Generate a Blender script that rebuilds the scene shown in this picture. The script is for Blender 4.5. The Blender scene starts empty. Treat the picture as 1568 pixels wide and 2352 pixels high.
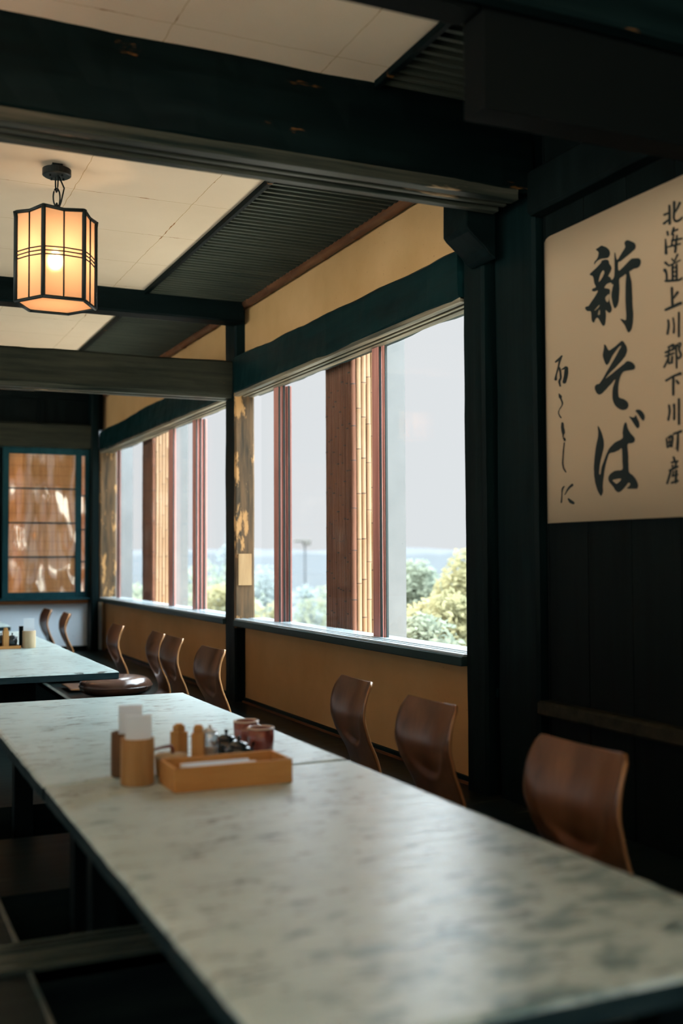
import bpy, bmesh, math, random
from math import sin, cos, pi, radians, atan2, hypot
from mathutils import Vector, Matrix, noise, geometry
C = bpy.context.scene.collection
sc = bpy.context.scene
# ---------------------------------------------------------------- camera, sky, exposure
CAMZ = 0.97
yaw, pitch, roll = radians(24.33383), radians(2.29543), radians(-0.27641)
fwd = Vector((sin(yaw)*cos(pitch), cos(yaw)*cos(pitch), sin(pitch)))
rt0 = Vector((cos(yaw), -sin(yaw), 0)); up0 = rt0.cross(fwd)
rt = rt0*cos(roll) + up0*sin(roll); up = rt.cross(fwd)
cam_d = bpy.data.cameras.new('camera'); cam = bpy.data.objects.new('camera', cam_d); C.objects.link(cam)
M = Matrix((rt, up, -fwd)).transposed().to_4x4(); M.translation = Vector((0, 0, CAMZ)); cam.matrix_world = M
cam_d.sensor_fit = 'VERTICAL'; cam_d.sensor_height = 36.0; cam_d.lens = 2494.97/2352*36
cam_d.clip_start = 0.05; cam_d.clip_end = 3000
cam_d.dof.use_dof = True; cam_d.dof.focus_distance = 5.3; cam_d.dof.aperture_fstop = 1.5
sc.camera = cam
sc.view_settings.view_transform = 'Standard'; sc.view_settings.look = 'None'
sc.view_settings.exposure = 0.0; sc.view_settings.gamma = 1.0; sc.view_settings.use_curve_mapping = False
sc.cycles.use_denoising = True
sc.cycles.max_bounces = 10; sc.cycles.diffuse_bounces = 5; sc.cycles.glossy_bounces = 4
sc.cycles.transmission_bounces = 6; sc.cycles.transparent_max_bounces = 12
sc.cycles.sample_clamp_indirect = 6.0; sc.cycles.caustics_reflective = False; sc.cycles.caustics_refractive = False
LAMP_W = 1.15; FILL_LAMP_W = 20.0
w = bpy.data.worlds.new('sky'); sc.world = w; w.use_nodes = True
nt = w.node_tree; nt.nodes.clear()
o = nt.nodes.new('ShaderNodeOutputWorld'); bg = nt.nodes.new('ShaderNodeBackground')
tc = nt.nodes.new('ShaderNodeTexCoord'); sx = nt.nodes.new('ShaderNodeSeparateXYZ')
nt.links.new(tc.outputs['Generated'], sx.inputs[0])
# an overcast sky: pale grey haze low down, much brighter cloud overhead
rp = nt.nodes.new('ShaderNodeValToRGB'); cr = rp.color_ramp
nt.links.new(sx.outputs['Z'], rp.inputs['Fac'])
cr.elements[0].position = 0.0; cr.elements[0].color = (.78/22, .81/22, .83/22, 1)
cr.elements[1].position = 0.27; cr.elements[1].color = (.79/22, .81/22, .83/22, 1)
e = cr.elements.new(0.48); e.color = (.80, .92, 1.0, 1)
nt.links.new(rp.outputs['Color'], bg.inputs['Color']); bg.inputs['Strength'].default_value = 22.0
nt.links.new(bg.outputs[0], o.inputs[0])

# ---------------------------------------------------------------- materials
def newmat(name):
    m = bpy.data.materials.new(name); m.use_nodes = True
    n = m.node_tree; b = n.nodes['Principled BSDF']
    return m, n, b
def plain(name, col, rough=.5, spec=.5, metal=0, **kw):
    m, n, b = newmat(name)
    b.inputs['Base Color'].default_value = (*col, 1); b.inputs['Roughness'].default_value = rough
    b.inputs['Specular IOR Level'].default_value = spec; b.inputs['Metallic'].default_value = metal
    for k, v in kw.items(): b.inputs[k.replace('_', ' ')].default_value = v
    return m
def nd(n, t, **kw):
    x = n.nodes.new(t)
    for k, v in kw.items():
        if k in x.inputs: x.inputs[k].default_value = v
        else: setattr(x, k, v)
    return x
def coords(n, scale, loc=(0, 0, 0), rot=(0, 0, 0)):
    t = n.nodes.new('ShaderNodeTexCoord'); mp = n.nodes.new('ShaderNodeMapping')
    n.links.new(t.outputs['Object'], mp.inputs[0])
    mp.inputs['Scale'].default_value = scale; mp.inputs['Location'].default_value = loc; mp.inputs['Rotation'].default_value = rot
    return mp.outputs[0]
def ramp(n, fac, stops):
    r = n.nodes.new('ShaderNodeValToRGB'); n.links.new(fac, r.inputs[0]); el = r.color_ramp.elements
    while len(el) < len(stops): el.new(.5)
    for e_, (p, c) in zip(el, stops):
        e_.position = p; e_.color = (*c, 1) if len(c) == 3 else c
    return r.outputs[0]
def mix(n, fac, a, b):
    x = n.nodes.new('ShaderNodeMix'); x.data_type = 'RGBA'
    for s, v in ((x.inputs[0], fac), (x.inputs[6], a), (x.inputs[7], b)):
        if hasattr(v, 'is_linked'): n.links.new(v, s)
        elif isinstance(v, (int, float)): s.default_value = v
        else: s.default_value = (*v, 1)
    return x.outputs[2]
def bump(n, b, h, strength=.3, dist=.01):
    u = n.nodes.new('ShaderNodeBump'); u.inputs['Strength'].default_value = strength; u.inputs['Distance'].default_value = dist
    n.links.new(h, u.inputs['Height']); n.links.new(u.outputs[0], b.inputs['Normal'])
def noisetex(n, vec, scale=1, detail=4, rough=.55):
    x = nd(n, 'ShaderNodeTexNoise'); x.inputs['Scale'].default_value = scale; x.inputs['Detail'].default_value = detail
    x.inputs['Roughness'].default_value = rough; n.links.new(vec, x.inputs['Vector']); return x.outputs['Fac']
def grain(name, dark, light, scale, rough=.5, bst=.35, wear=None, wearpos=.68, spec=.04, wsc=None):
    """wood: fine grain stretched along one axis, with worn raw-wood patches of their own shape"""
    m, n, b = newmat(name)
    g = noisetex(n, coords(n, scale), 1, 6, .6)
    col = ramp(n, g, [(.35, dark), (.7, light)])
    if wear:
        wn = noisetex(n, coords(n, wsc or tuple(s*.35 for s in scale), (3.1, 1.7, .4)), 1, 5, .65)
        msk = ramp(n, wn, [(wearpos, (0, 0, 0)), (wearpos+.05, (1, 1, 1))])
        col = mix(n, msk, col, wear)
    n.links.new(col, b.inputs['Base Color']); b.inputs['Roughness'].default_value = rough
    b.inputs['Specular IOR Level'].default_value = spec
    bump(n, b, g, bst, .004); return m
DK, DK2 = (.0005, .0024, .0026), (.0020, .0060, .0062)
WEAR = (.20, .095, .028)
beam_x = grain('smoked_beam_wood', DK, DK2, (1.5, 22, 22), .55, .5, (.17, .075, .02), .63, wsc=(1.3, 7, 7))
beam_y = grain('smoked_header_wood', (.001, .008, .009), (.0035, .018, .019), (22, 1.5, 22), .42, .5, WEAR, .78, wsc=(7, 1.3, 7))
beam_z = grain('smoked_post_wood', (.0009, .0038, .0042), (.0032, .0092, .0096), (22, 22, 1.5), .45, .4, WEAR, .74, wsc=(8, 8, 1.2))
beam_b = grain('brown_beam_wood', (.009, .011, .008), (.026, .026, .018), (1.5, 22, 22), .5, .5, (.22, .10, .035), .71, wsc=(1.2, 9, 9))
worn_x = grain('worn_track_wood', (.005, .009, .008), (.050, .050, .038), (1.2, 30, 30), .38, .4, (.26, .18, .11), .62, wsc=(1.6, 14, 14))
worn_y = grain('worn_sill_wood', (.05, .05, .04), (.24, .20, .14), (30, 1.2, 30), .4, .4)
old_z = grain('old_mottled_timber', (.045, .040, .030), (.17, .105, .055), (26, 26, 2.2), .55, .6, (.42, .24, .10), .56, wsc=(11, 11, 3.5))
pale_z = grain('pale_inlay_timber', (.34, .22, .11), (.46, .32, .17), (26, 26, 3), .6, .3)
deep_black = plain('deep_black_wood', (.0008, .0016, .0016), .8, .05)  # blacker than the panel wood so its lit edges stay dark
blackwood = grain('black_panel_wood', (.0015, .003, .003), (.0035, .0065, .0065), (18, 18, 1.2), .5, .3)
orange_x = grain('bare_rail_wood', (.38, .17, .07), (.55, .27, .12), (2, 30, 30), .45, .2)
teal_frame = grain('painted_frame_wood', (.004, .026, .032), (.009, .040, .048), (20, 20, 2), .4, .2)
redframe = grain('red_brown_sash_wood', (.42, .18, .15), (.60, .28, .24), (30, 30, 1.5), .4, .2)  # colour lightened to stand in for window flare
gasket = plain('dark_green_gasket', (.01, .02, .018), .5)
slat_m = grain('lattice_slat_wood', (.030, .038, .030), (.06, .065, .05), (2, 40, 40), .5, .3)
metal = plain('blackened_iron', (.005, .009, .009), .5, .2, 0)
def plaster(name, c1, c2, sc_=3):
    m, n, b = newmat(name)
    col = ramp(n, noisetex(n, coords(n, (sc_,)*3), 1, 5), [(.3, c1), (.7, c2)])
    sp = ramp(n, noisetex(n, coords(n, (70,)*3), 1, 3), [(.70, (0, 0, 0)), (.76, (1, 1, 1))])
    col = mix(n, sp, col, tuple(c*.45 for c in c1))
    n.links.new(col, b.inputs['Base Color']); b.inputs['Roughness'].default_value = .9; b.inputs['Specular IOR Level'].default_value = .15
    bump(n, b, noisetex(n, coords(n, (260,)*3), 1, 2), .25, .002); return m
ochre = plaster('ochre_plaster', (.38, .225, .095), (.445, .27, .125))
white_pl = plaster('white_plaster', (.60, .74, .84), (.66, .80, .89))
concrete = plaster('pale_concrete', (.115, .12, .121), (.14, .144, .145))
bounce_m = plaster('warm_bounce_ground', (.72, .62, .47), (.80, .70, .55))
# ceiling board: faint joints on a .568 m grid with broken rusty cracks along them
m, n, b = newmat('ceiling_board'); ceil_m = m
vec = coords(n, (1, 1, 1)); sp = nd(n, 'ShaderNodeSeparateXYZ'); n.links.new(vec, sp.inputs[0])
def mth(n, op, a, b_=None):
    x = n.nodes.new('ShaderNodeMath'); x.operation = op
    for s, v in zip(x.inputs, (a, b_)):
        if v is None: continue
        if hasattr(v, 'is_linked'): n.links.new(v, s)
        else: s.default_value = v
    return x.outputs[0]
wob = mth(n, 'MULTIPLY', mth(n, 'SUBTRACT', noisetex(n, coords(n, (9, 9, 9)), 1, 4), .5), .02)
lines = []
for ax, off in (('X', 1.49), ('Y', 3.32)):
    d = mth(n, 'ADD', mth(n, 'SUBTRACT', sp.outputs[ax], off+.284), wob)
    f = mth(n, 'FLOORED_MODULO', d, .568) if False else mth(n, 'PINGPONG', mth(n, 'ADD', d, 56.8), .284)
    lines.append(mth(n, 'SUBTRACT', .284, f))
dmin = mth(n, 'MINIMUM', lines[0], lines[1])
thin = mth(n, 'LESS_THAN', dmin, .0016)
wide = mth(n, 'LESS_THAN', dmin, mth(n, 'MULTIPLY', mth(n, 'SUBTRACT', noisetex(n, coords(n, (5, 5, 5), (7, 2, 1)), 1, 6, .7), .57), .045))
base = ramp(n, noisetex(n, coords(n, (1.6, 1.6, 1.6)), 1, 5), [(.3, (.60, .47, .34)), (.7, (.66, .525, .385))])
c_ = mix(n, thin, base, (.40, .27, .14)); c_ = mix(n, wide, c_, (.25, .11, .035))
n.links.new(c_, b.inputs['Base Color']); b.inputs['Roughness'].default_value = .95; b.inputs['Specular IOR Level'].default_value = .1
bump(n, b, noisetex(n, coords(n, (300, 300, 300)), 1, 2), .2, .001)
# table top: pale scrubbed wood with adze marks and painted blue-grey reflections, dark wood showing through
m, n, b = newmat('scrubbed_table_wood'); table_m = m
cl = ramp(n, noisetex(n, coords(n, (3, 5, 3)), 1, 5), [(.3, (.35, .455, .445)), (.7, (.44, .555, .55))])
mk = noisetex(n, coords(n, (17, 60, 30)), 1, 5, .6)
msk = ramp(n, mk, [(.555, (0, 0, 0)), (.61, (1, 1, 1))])
reg = ramp(n, noisetex(n, coords(n, (7, 9, 7), (1, 5, 0)), 1, 3), [(.42, (0, 0, 0)), (.58, (1, 1, 1))])
cl = mix(n, mth(n, 'MULTIPLY', mth(n, 'MULTIPLY', msk, reg), .9), cl, (.055, .06, .055))
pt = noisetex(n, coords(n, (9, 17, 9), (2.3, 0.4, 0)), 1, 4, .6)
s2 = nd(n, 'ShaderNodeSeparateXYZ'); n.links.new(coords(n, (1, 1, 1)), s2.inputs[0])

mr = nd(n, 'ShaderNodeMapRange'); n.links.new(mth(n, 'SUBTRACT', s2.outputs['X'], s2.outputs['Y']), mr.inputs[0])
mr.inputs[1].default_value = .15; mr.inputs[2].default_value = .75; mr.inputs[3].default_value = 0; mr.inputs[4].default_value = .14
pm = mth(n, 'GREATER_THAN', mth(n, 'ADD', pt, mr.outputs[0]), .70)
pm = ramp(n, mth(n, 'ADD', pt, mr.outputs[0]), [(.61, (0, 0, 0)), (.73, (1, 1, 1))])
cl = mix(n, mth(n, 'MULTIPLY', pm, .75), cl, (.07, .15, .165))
n.links.new(cl, b.inputs['Base Color']); b.inputs['Roughness'].default_value = .31; b.inputs['Specular IOR Level'].default_value = .65
hb = mth(n, 'ADD', mth(n, 'MULTIPLY', mk, -.5), noisetex(n, coords(n, (8, 20, 8)), 1, 3))
bump(n, b, hb, .35, .006)
edge_m = grain('table_edge_wood', (.006, .018, .021), (.020, .036, .038), (6, 6, 30), .5, .5, (.4, .33, .2), .74, wsc=(45, 45, 12))
floor_m = grain('dark_floor_boards', (.0025, .0055, .006), (.010, .016, .014), (1.6, 18, 18), .30, .3, (.09, .085, .06), .66, wsc=(2, 16, 4))
chair_m = grain('walnut_veneer', (.060, .026, .011), (.125, .058, .026), (14, 14, 1.3), .30, .1, spec=.5)
chair_e = plain('plywood_edge', (.34, .17, .07), .18)
leather = plain('brown_leather', (.075, .040, .028), .20, .6)
bam_lt = grain('pale_bamboo', (.27, .165, .095), (.36, .24, .15), (25, 25, 2), .35, .1)
bam_dk = grain('smoked_bamboo', (.12, .056, .036), (.20, .095, .062), (25, 25, 1.5), .35, .1)
node_m = plain('bamboo_node', (.10, .055, .03), .5)
node_d = plain('smoked_bamboo_node', (.02, .013, .010), .5)
bam_rail = grain('reddish_bamboo', (.07, .032, .018), (.15, .066, .03), (20, 2, 20), .35, .2)
bam_cup = grain('tan_bamboo', (.30, .16, .06), (.42, .25, .11), (30, 30, 3), .4, .1)
bam_pale = grain('fawn_bamboo', (.40, .31, .19), (.50, .40, .26), (30, 30, 3), .5, .1)
boxw = grain('honey_wood', (.42, .20, .065), (.52, .27, .095), (4, 30, 30), .4, .1)
boxz = grain('honey_shaker_wood', (.40, .21, .07), (.50, .28, .11), (30, 30, 4), .4, .1)
napk = plain('white_paper', (.74, .84, .93), .9)
black_gl = plain('black_glaze', (.006, .016, .022), .15, .6)
brown_gl = plain('brown_glaze', (.17, .045, .035), .18, .6)
rim_gl = plain('pale_rim_glaze', (.55, .42, .33), .2)
def glassmat(name, gl=.08, tint=(.95, .98, .98), rough=0.0, wavy=0):
    m = bpy.data.materials.new(name); m.use_nodes = True; n = m.node_tree; n.nodes.clear()
    o = n.nodes.new('ShaderNodeOutputMaterial'); mx = n.nodes.new('ShaderNodeMixShader')
    t = n.nodes.new('ShaderNodeBsdfTransparent'); t.inputs[0].default_value = (*tint, 1)
    g = n.nodes.new('ShaderNodeBsdfGlossy'); g.inputs['Roughness'].default_value = rough
    lw = n.nodes.new('ShaderNodeLayerWeight'); lw.inputs['Blend'].default_value = .5
    f = mth(n, 'MULTIPLY', mth(n, 'ADD', mth(n, 'MULTIPLY', mth(n, 'POWER', lw.outputs['Facing'], 5), .9), .05), gl/.04)
    n.links.new(f, mx.inputs[0]); n.links.new(t.outputs[0], mx.inputs[1]); n.links.new(g.outputs[0], mx.inputs[2])
    if wavy:
        u = n.nodes.new('ShaderNodeBump'); u.inputs['Strength'].default_value = 1; u.inputs['Distance'].default_value = wavy
        n.links.new(noisetex(n, coords(n, (5, 5, 1.6)), 1, 1), u.inputs['Height']); n.links.new(u.outputs[0], g.inputs['Normal'])
    n.links.new(mx.outputs[0], o.inputs[0]); return m
glass = glassmat('window_glass', .006, (.985, .99, .99))
film = glassmat('rippled_glass', .07, (.97, .95, .92), .08, .05)
glassware = glassmat('clear_glass_jar', .25, (.80, .84, .86), .05)
# reed screen: thin vertical reeds, fine horizontal threads
m, n, b = newmat('reed_screen'); reed_m = m
v1 = noisetex(n, coords(n, (230, 230, 2.5)), 1, 3)
col = ramp(n, v1, [(.33, (.36, .15, .055)), (.5, (.72, .38, .16)), (.7, (.86, .54, .28))])
th = nd(n, 'ShaderNodeSeparateXYZ'); n.links.new(coords(n, (1, 1, 1)), th.inputs[0])
tl = mth(n, 'LESS_THAN', mth(n, 'PINGPONG', th.outputs['Z'], .048), .0022)
col = mix(n, mth(n, 'MULTIPLY', tl, .5), col, (.12, .05, .02)); n.links.new(col, b.inputs['Base Color']); b.inputs['Roughness'].default_value = .6
bump(n, b, v1, .2, .002)
mo = [x for x in n.nodes if x.type == 'OUTPUT_MATERIAL'][0]; mx = n.nodes.new('ShaderNodeMixShader'); tl_ = n.nodes.new('ShaderNodeBsdfTranslucent')
n.links.new(col, tl_.inputs[0]); mx.inputs[0].default_value = .3; n.links.new(b.outputs[0], mx.inputs[1]); n.links.new(tl_.outputs[0], mx.inputs[2]); n.links.new(mx.outputs[0], mo.inputs[0])
# lantern paper: amber, lets the bulb glow through
m = bpy.data.materials.new('amber_lantern_paper'); m.use_nodes = True; n = m.node_tree; n.nodes.clear(); paper_m = m
o = n.nodes.new('ShaderNodeOutputMaterial'); mx = n.nodes.new('ShaderNodeMixShader'); mx2 = n.nodes.new('ShaderNodeMixShader')
tr = n.nodes.new('ShaderNodeBsdfTranslucent'); tr.inputs[0].default_value = (.86, .53, .34, 1)
df = n.nodes.new('ShaderNodeBsdfDiffuse'); df.inputs[0].default_value = (.60, .42, .26, 1)
rf = n.nodes.new('ShaderNodeBsdfRefraction'); rf.inputs['Color'].default_value = (1, .72, .42, 1); rf.inputs['Roughness'].default_value = .6; rf.inputs['IOR'].default_value = 1.12
mx.inputs[0].default_value = .35; n.links.new(tr.outputs[0], mx.inputs[1]); n.links.new(df.outputs[0], mx.inputs[2])
mx2.inputs[0].default_value = .12; n.links.new(mx.outputs[0], mx2.inputs[1]); n.links.new(rf.outputs[0], mx2.inputs[2]); n.links.new(mx2.outputs[0], o.inputs[0])
bulb_m = bpy.data.materials.new('lit_bulb'); bulb_m.use_nodes = True; n = bulb_m.node_tree; n.nodes.clear()
o = n.nodes.new('ShaderNodeOutputMaterial'); ad = n.nodes.new('ShaderNodeAddShader'); t = n.nodes.new('ShaderNodeBsdfTransparent'); t.inputs[0].default_value = (1, .93, .8, 1)
em = n.nodes.new('ShaderNodeEmission'); em.inputs[0].default_value = (1, .78, .52, 1); em.inputs[1].default_value = 22
n.links.new(t.outputs[0], ad.inputs[0]); n.links.new(em.outputs[0], ad.inputs[1]); n.links.new(ad.outputs[0], o.inputs[0])
m, n, b = newmat('poster_paper'); poster_m = m
b.inputs['Base Color'].default_value = (.31, .225, .145, 1); b.inputs['Roughness'].default_value = .8; b.inputs['Specular IOR Level'].default_value = .2
ink = plain('black_ink', (.004, .009, .009), .6, .2)
def leaf(name, c1, c2):
    m, n, b = newmat(name)
    col = ramp(n, noisetex(n, coords(n, (1.1, 1.1, 1.1)), 1, 4), [(.35, c1), (.65, c2)])
    n.links.new(col, b.inputs['Base Color']); b.inputs['Roughness'].default_value = .8; b.inputs['Specular IOR Level'].default_value = .1
    mo = [x for x in n.nodes if x.type == 'OUTPUT_MATERIAL'][0]; mx = n.nodes.new('ShaderNodeMixShader'); tl_ = n.nodes.new('ShaderNodeBsdfTranslucent')
    n.links.new(col, tl_.inputs[0]); mx.inputs[0].default_value = .5; n.links.new(b.outputs[0], mx.inputs[1]); n.links.new(tl_.outputs[0], mx.inputs[2]); n.links.new(mx.outputs[0], mo.inputs[0])
    return m
leaf_y = leaf('yellow_green_foliage', (.20, .20, .115), (.31, .26, .13))  # leaf colours paled to stand in for haze
leaf_g = leaf('grey_green_foliage', (.17, .20, .155), (.24, .24, .16))
leaf_b = leaf('blue_green_foliage', (.20, .235, .23), (.24, .26, .245))
bark = plain('grey_bark', (.07, .065, .055), .9)
ground_m = plain('pale_ground', (.026, .029, .030), .95, .1)
hill_m = plain('hazy_hill', (.060, .064, .066), 1, 0)
hill2_m = plain('hazy_far_hill', (.075, .078, .08), 1, 0)

# ---------------------------------------------------------------- mesh helpers
def link(name, bm, mats, parent=None, smooth=False, bevel=0, seg=2):
    me = bpy.data.meshes.new(name); bmesh.ops.recalc_face_normals(bm, faces=bm.faces[:]); bm.to_mesh(me); bm.free()
    for m_ in (mats if isinstance(mats, (list, tuple)) else [mats]): me.materials.append(m_)
    if smooth:
        for p in me.polygons: p.use_smooth = True
    ob = bpy.data.objects.new(name, me); C.objects.link(ob)
    if parent: ob.parent = parent
    if bevel:
        md = ob.modifiers.new('bevel', 'BEVEL'); md.width = bevel; md.segments = seg; md.limit_method = 'ANGLE'
    return ob
def tag(o, label, cat, group=None, kind=None):
    o['label'] = label; o['category'] = cat
    if group: o['group'] = group
    if kind: o['kind'] = kind
    return o
def struct(o, label=None):
    o['kind'] = 'structure'
    if label: o['label'] = label
    return o
def empty(name, loc, label, cat, group=None, rz=0):
    o = bpy.data.objects.new(name, None); C.objects.link(o); o.location = loc; o.rotation_euler = (0, 0, rz)
    o.empty_display_size = .05
    return tag(o, label, cat, group)
def box(bm, x0, x1, y0, y1, z0, z1, mi=0):
    vs = [bm.verts.new((x, y, z)) for x in (x0, x1) for y in (y0, y1) for z in (z0, z1)]
    for f in ((0, 1, 3, 2), (4, 6, 7, 5), (0, 4, 5, 1), (2, 3, 7, 6), (0, 2, 6, 4), (1, 5, 7, 3)):
        bm.faces.new([vs[i] for i in f]).material_index = mi
def bx(name, dims, mats, parent=None, bevel=0):
    bm = bmesh.new(); box(bm, *dims); return link(name, bm, mats, parent, bevel=bevel)
def ring_sweep(bm, rings, closed_ends=True, mi=0, loop=False):
    vr = [[bm.verts.new(p) for p in r] for r in rings]; k = len(vr[0])
    pairs = list(zip(vr, vr[1:])) + ([(vr[-1], vr[0])] if loop else [])
    for a, b_ in pairs:
        for i in range(k):
            bm.faces.new((a[i], a[(i+1) % k], b_[(i+1) % k], b_[i])).material_index = mi
    if closed_ends and not loop:
        bm.faces.new(vr[0][::-1]).material_index = mi; bm.faces.new(vr[-1]).material_index = mi
def tube(bm, pts, r, k=8, mi=0, loop=False):
    P = [Vector(p) for p in pts]; rings = []
    for i, p in enumerate(P):
        if loop: t = P[(i+1) % len(P)] - P[i-1]
        else: t = P[min(i+1, len(P)-1)] - P[max(i-1, 0)]
        t.normalize(); a = Vector((0, 0, 1)) if abs(t.z) < .9 else Vector((1, 0, 0))
        u = t.cross(a).normalized(); v = t.cross(u)
        rr = r[i] if isinstance(r, (list, tuple)) else r
        rings.append([p + (u*cos(2*pi*j/k) + v*sin(2*pi*j/k))*rr for j in range(k)])
    ring_sweep(bm, rings, True, mi, loop)
def lathe(bm, prof, cx=0, cy=0, k=32, mi=0, caps=True):
    """prof: list of (r, z) from bottom to top; open shapes fold back inside"""
    rings = [[(cx + r*cos(2*pi*j/k), cy + r*sin(2*pi*j/k), z) for j in range(k)] for r, z in prof]
    ring_sweep(bm, rings, caps, mi)
def hewn(axis, a0, a1, u0, u1, v0, v1, amp=.008, seed=0, step=.07):
    """rough-hewn timber: a rounded rectangle swept along an axis, with uneven adzed faces.
    axis x: u=y v=z ; axis y: u=x v=z ; axis z: u=x v=y"""
    bm = bmesh.new(); n_ = max(3, int((a1-a0)/step)); rings = []
    c = min(.012, (u1-u0)*.15, (v1-v0)*.15); sec = []
    for (p, q) in (((u0+c, v0), (u1-c, v0)), ((u1, v0+c), (u1, v1-c)), ((u1-c, v1), (u0+c, v1)), ((u0, v1-c), (u0, v0+c))):
        for t in (0, .33, .67, 1): sec.append((p[0]+(q[0]-p[0])*t, p[1]+(q[1]-p[1])*t))
    uc, vc = (u0+u1)/2, (v0+v1)/2
    for i in range(n_+1):
        a = a0+(a1-a0)*i/n_; r = []
        for (u, v) in sec:
            q = Vector((a*2.3+seed*9.1, u*4+seed, v*4)); q2 = Vector((a*9+seed*3.3, u*14, v*14))
            d = amp*(noise.noise(q)*1.2+noise.noise(q2)*.45)
            uu = u+(1 if u > uc else -1)*d; vv = v+(1 if v > vc else -1)*amp*(noise.noise(q+Vector((5, 5, 5)))*1.2+noise.noise(q2+Vector((9, 2, 4)))*.45)
            r.append({'x': (a, uu, vv), 'y': (uu, a, vv), 'z': (uu, vv, a)}[axis])
        rings.append(r)
    ring_sweep(bm, rings); return bm
def copy_tree(o, parent=None):
    c = o.copy(); C.objects.link(c)
    if parent: c.parent = parent
    for ch in list(o.children): copy_tree(ch, c)
    return c
# ================================================================ THE ROOM
CZ = 2.67                                            # ceiling height
# floor with the sunken leg pits under the low tables
PITS = [(.40, 1.355, .3, 2.65), (.40, 1.355, 2.84, 3.27), (.40, 1.355, 3.92, 4.42), (.40, 1.355, 5.95, 9.5)]
bm = bmesh.new()
ys = sorted({-1.6, 11.45} | {p[2] for p in PITS} | {p[3] for p in PITS})
for a, b_ in zip(ys, ys[1:]):
    inpit = any(p[2] <= a and b_ <= p[3] for p in PITS)
    if inpit:
        box(bm, -3.2, .40, a, b_, -.06, 0); box(bm, 1.355, 2.45, a, b_, -.06, 0)
    else: box(bm, -3.2, 2.45, a, b_, -.06, 0)
for p in PITS:
    box(bm, p[0]-.03, p[1]+.03, p[2]-.03, p[3]+.03, -.42, -.40)
    box(bm, p[0]-.03, p[0], p[2], p[3], -.40, -.06); box(bm, p[1], p[1]+.03, p[2], p[3], -.40, -.06)
    box(bm, p[0], p[1], p[2]-.03, p[2], -.40, -.06); box(bm, p[0], p[1], p[3], p[3]+.03, -.40, -.06)
struct(link('floor', bm, floor_m))
bm = bmesh.new()                                     # grooved door track set across the floor
for a, b_ in ((2.65, 2.70), (2.715, 2.765), (2.78, 2.84)): box(bm, -3.2, 1.36, a, b_, -.03, .012)
box(bm, -3.2, 1.36, 2.66, 2.83, -.05, .002)
struct(link('trim_1', bm, grain('polished_track_wood', (.012, .02, .018), (.05, .06, .045), (1.5, 30, 30), .2, .2), bevel=.002))
bm = bmesh.new()                                     # worn bare edges of the floor beside the pits
for p in PITS[:3]: box(bm, p[0]-.012, p[0], p[2], p[3], -.02, .004)
box(bm, 1.355, 1.385, 5.95, 9.5, -.03, .004)
struct(link('trim_2', bm, grain('worn_pit_edge', (.02, .035, .033), (.11, .11, .085), (30, 5, 30), .35, .3), bevel=.002))
# ceiling boards and roof slab
bm = bmesh.new(); box(bm, -3.2, 1.70, -1.6, 11.45, CZ, CZ+.03); struct(link('ceiling', bm, ceil_m))
bx('roof_slab', (-3.4, 2.62, -1.8, 11.6, CZ+.09, CZ+.2), blackwood); struct(bpy.data.objects['roof_slab'])
# solid walls
bm = bmesh.new()                                     # far side of the room: wide windows over a low wall, unseen, openings sized for fill light
box(bm, -3.3, -3.2, -1.6, 11.5, -.1, .45); box(bm, -3.3, -3.2, -1.6, 11.5, 2.35, CZ+.1)
for y0 in (-1.6, 1.1, 3.9, 6.3, 8.7, 11.2): box(bm, -3.3, -3.2, y0, y0+.22, .45, 2.35)
struct(link('wall_left', bm, ochre))
struct(bx('ground_bounce_right', (2.56, 4.3, -1.8, 11.6, -.10, -.04), bounce_m))  # unseen pale grounds added to bounce light up to the ceiling
struct(bx('ground_bounce_front', (-30, 12, -40, -1.85, -.10, -.04), bounce_m))
bounce_white_m = plaster('white_bounce_ground', (.82, .75, .64), (.88, .81, .70))
struct(bx('ground_bounce_side', (-40, -3.35, -1.85, 3.6, -.10, -.04), bounce_white_m))
struct(bx('ground_bounce_left', (-40, -3.35, 3.61, 11.6, -.10, -.04), plaster('grey_bounce_ground', (.26, .235, .19), (.31, .28, .23))))
struct(bx('sky_shade', (-5.1, -3.3, -3.4, 11.6, 2.45, 2.52), blackwood)); struct(bx('sky_shade', (-3.3, 2.6, -3.4, -1.7, 2.45, 2.52), blackwood))  # unseen overhangs added to keep high sky out of the windows
bm = bmesh.new()                                     # behind the camera: an unseen wide window opened for fill light
box(bm, -3.3, 2.6, -1.7, -1.6, -.1, .55); box(bm, -3.3, 2.6, -1.7, -1.6, 2.35, CZ+.1)
box(bm, -3.3, -3.0, -1.7, -1.6, .55, 2.35); box(bm, 2.3, 2.6, -1.7, -1.6, .55, 2.35)
struct(link('wall_front', bm, ochre))
bm = bmesh.new()                                     # window wall: ochre plaster below and above the windows
for a, b_ in ((3.935, 6.895), (7.115, 11.195)):
    struct(bx('wall_right', (2.41, 2.55, a, b_, -.1, .505), ochre)); struct(bx('wall_right', (2.41, 2.55, a, b_, 2.27, CZ+.1), ochre))
bm.free()
struct(bx('wall_right', (2.53, 2.60, 3.40, 3.93, -.1, CZ+.1), ochre)); struct(bx('wall_right', (2.41, 2.55, 11.196, 11.42, -.1, .495), ochre)); struct(bx('wall_right', (2.41, 2.55, 11.196, 11.40, 2.27, CZ+.1), ochre))
bm = bmesh.new()                                     # black vertical boards beside the window wall
yb = -1.6
while yb < 3.45:
    e_ = min(yb+.24, 3.455); box(bm, 2.42, 2.60, yb+.002, e_-.002, -.1, CZ+.1); yb += .24
box(bm, 2.425, 2.60, -1.6, 3.455, -.1, CZ+.1)
struct(link('wall_right_boards', bm, blackwood, bevel=.002)); bpy.data.objects['wall_right_boards'].name = 'wall_near_right'
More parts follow.
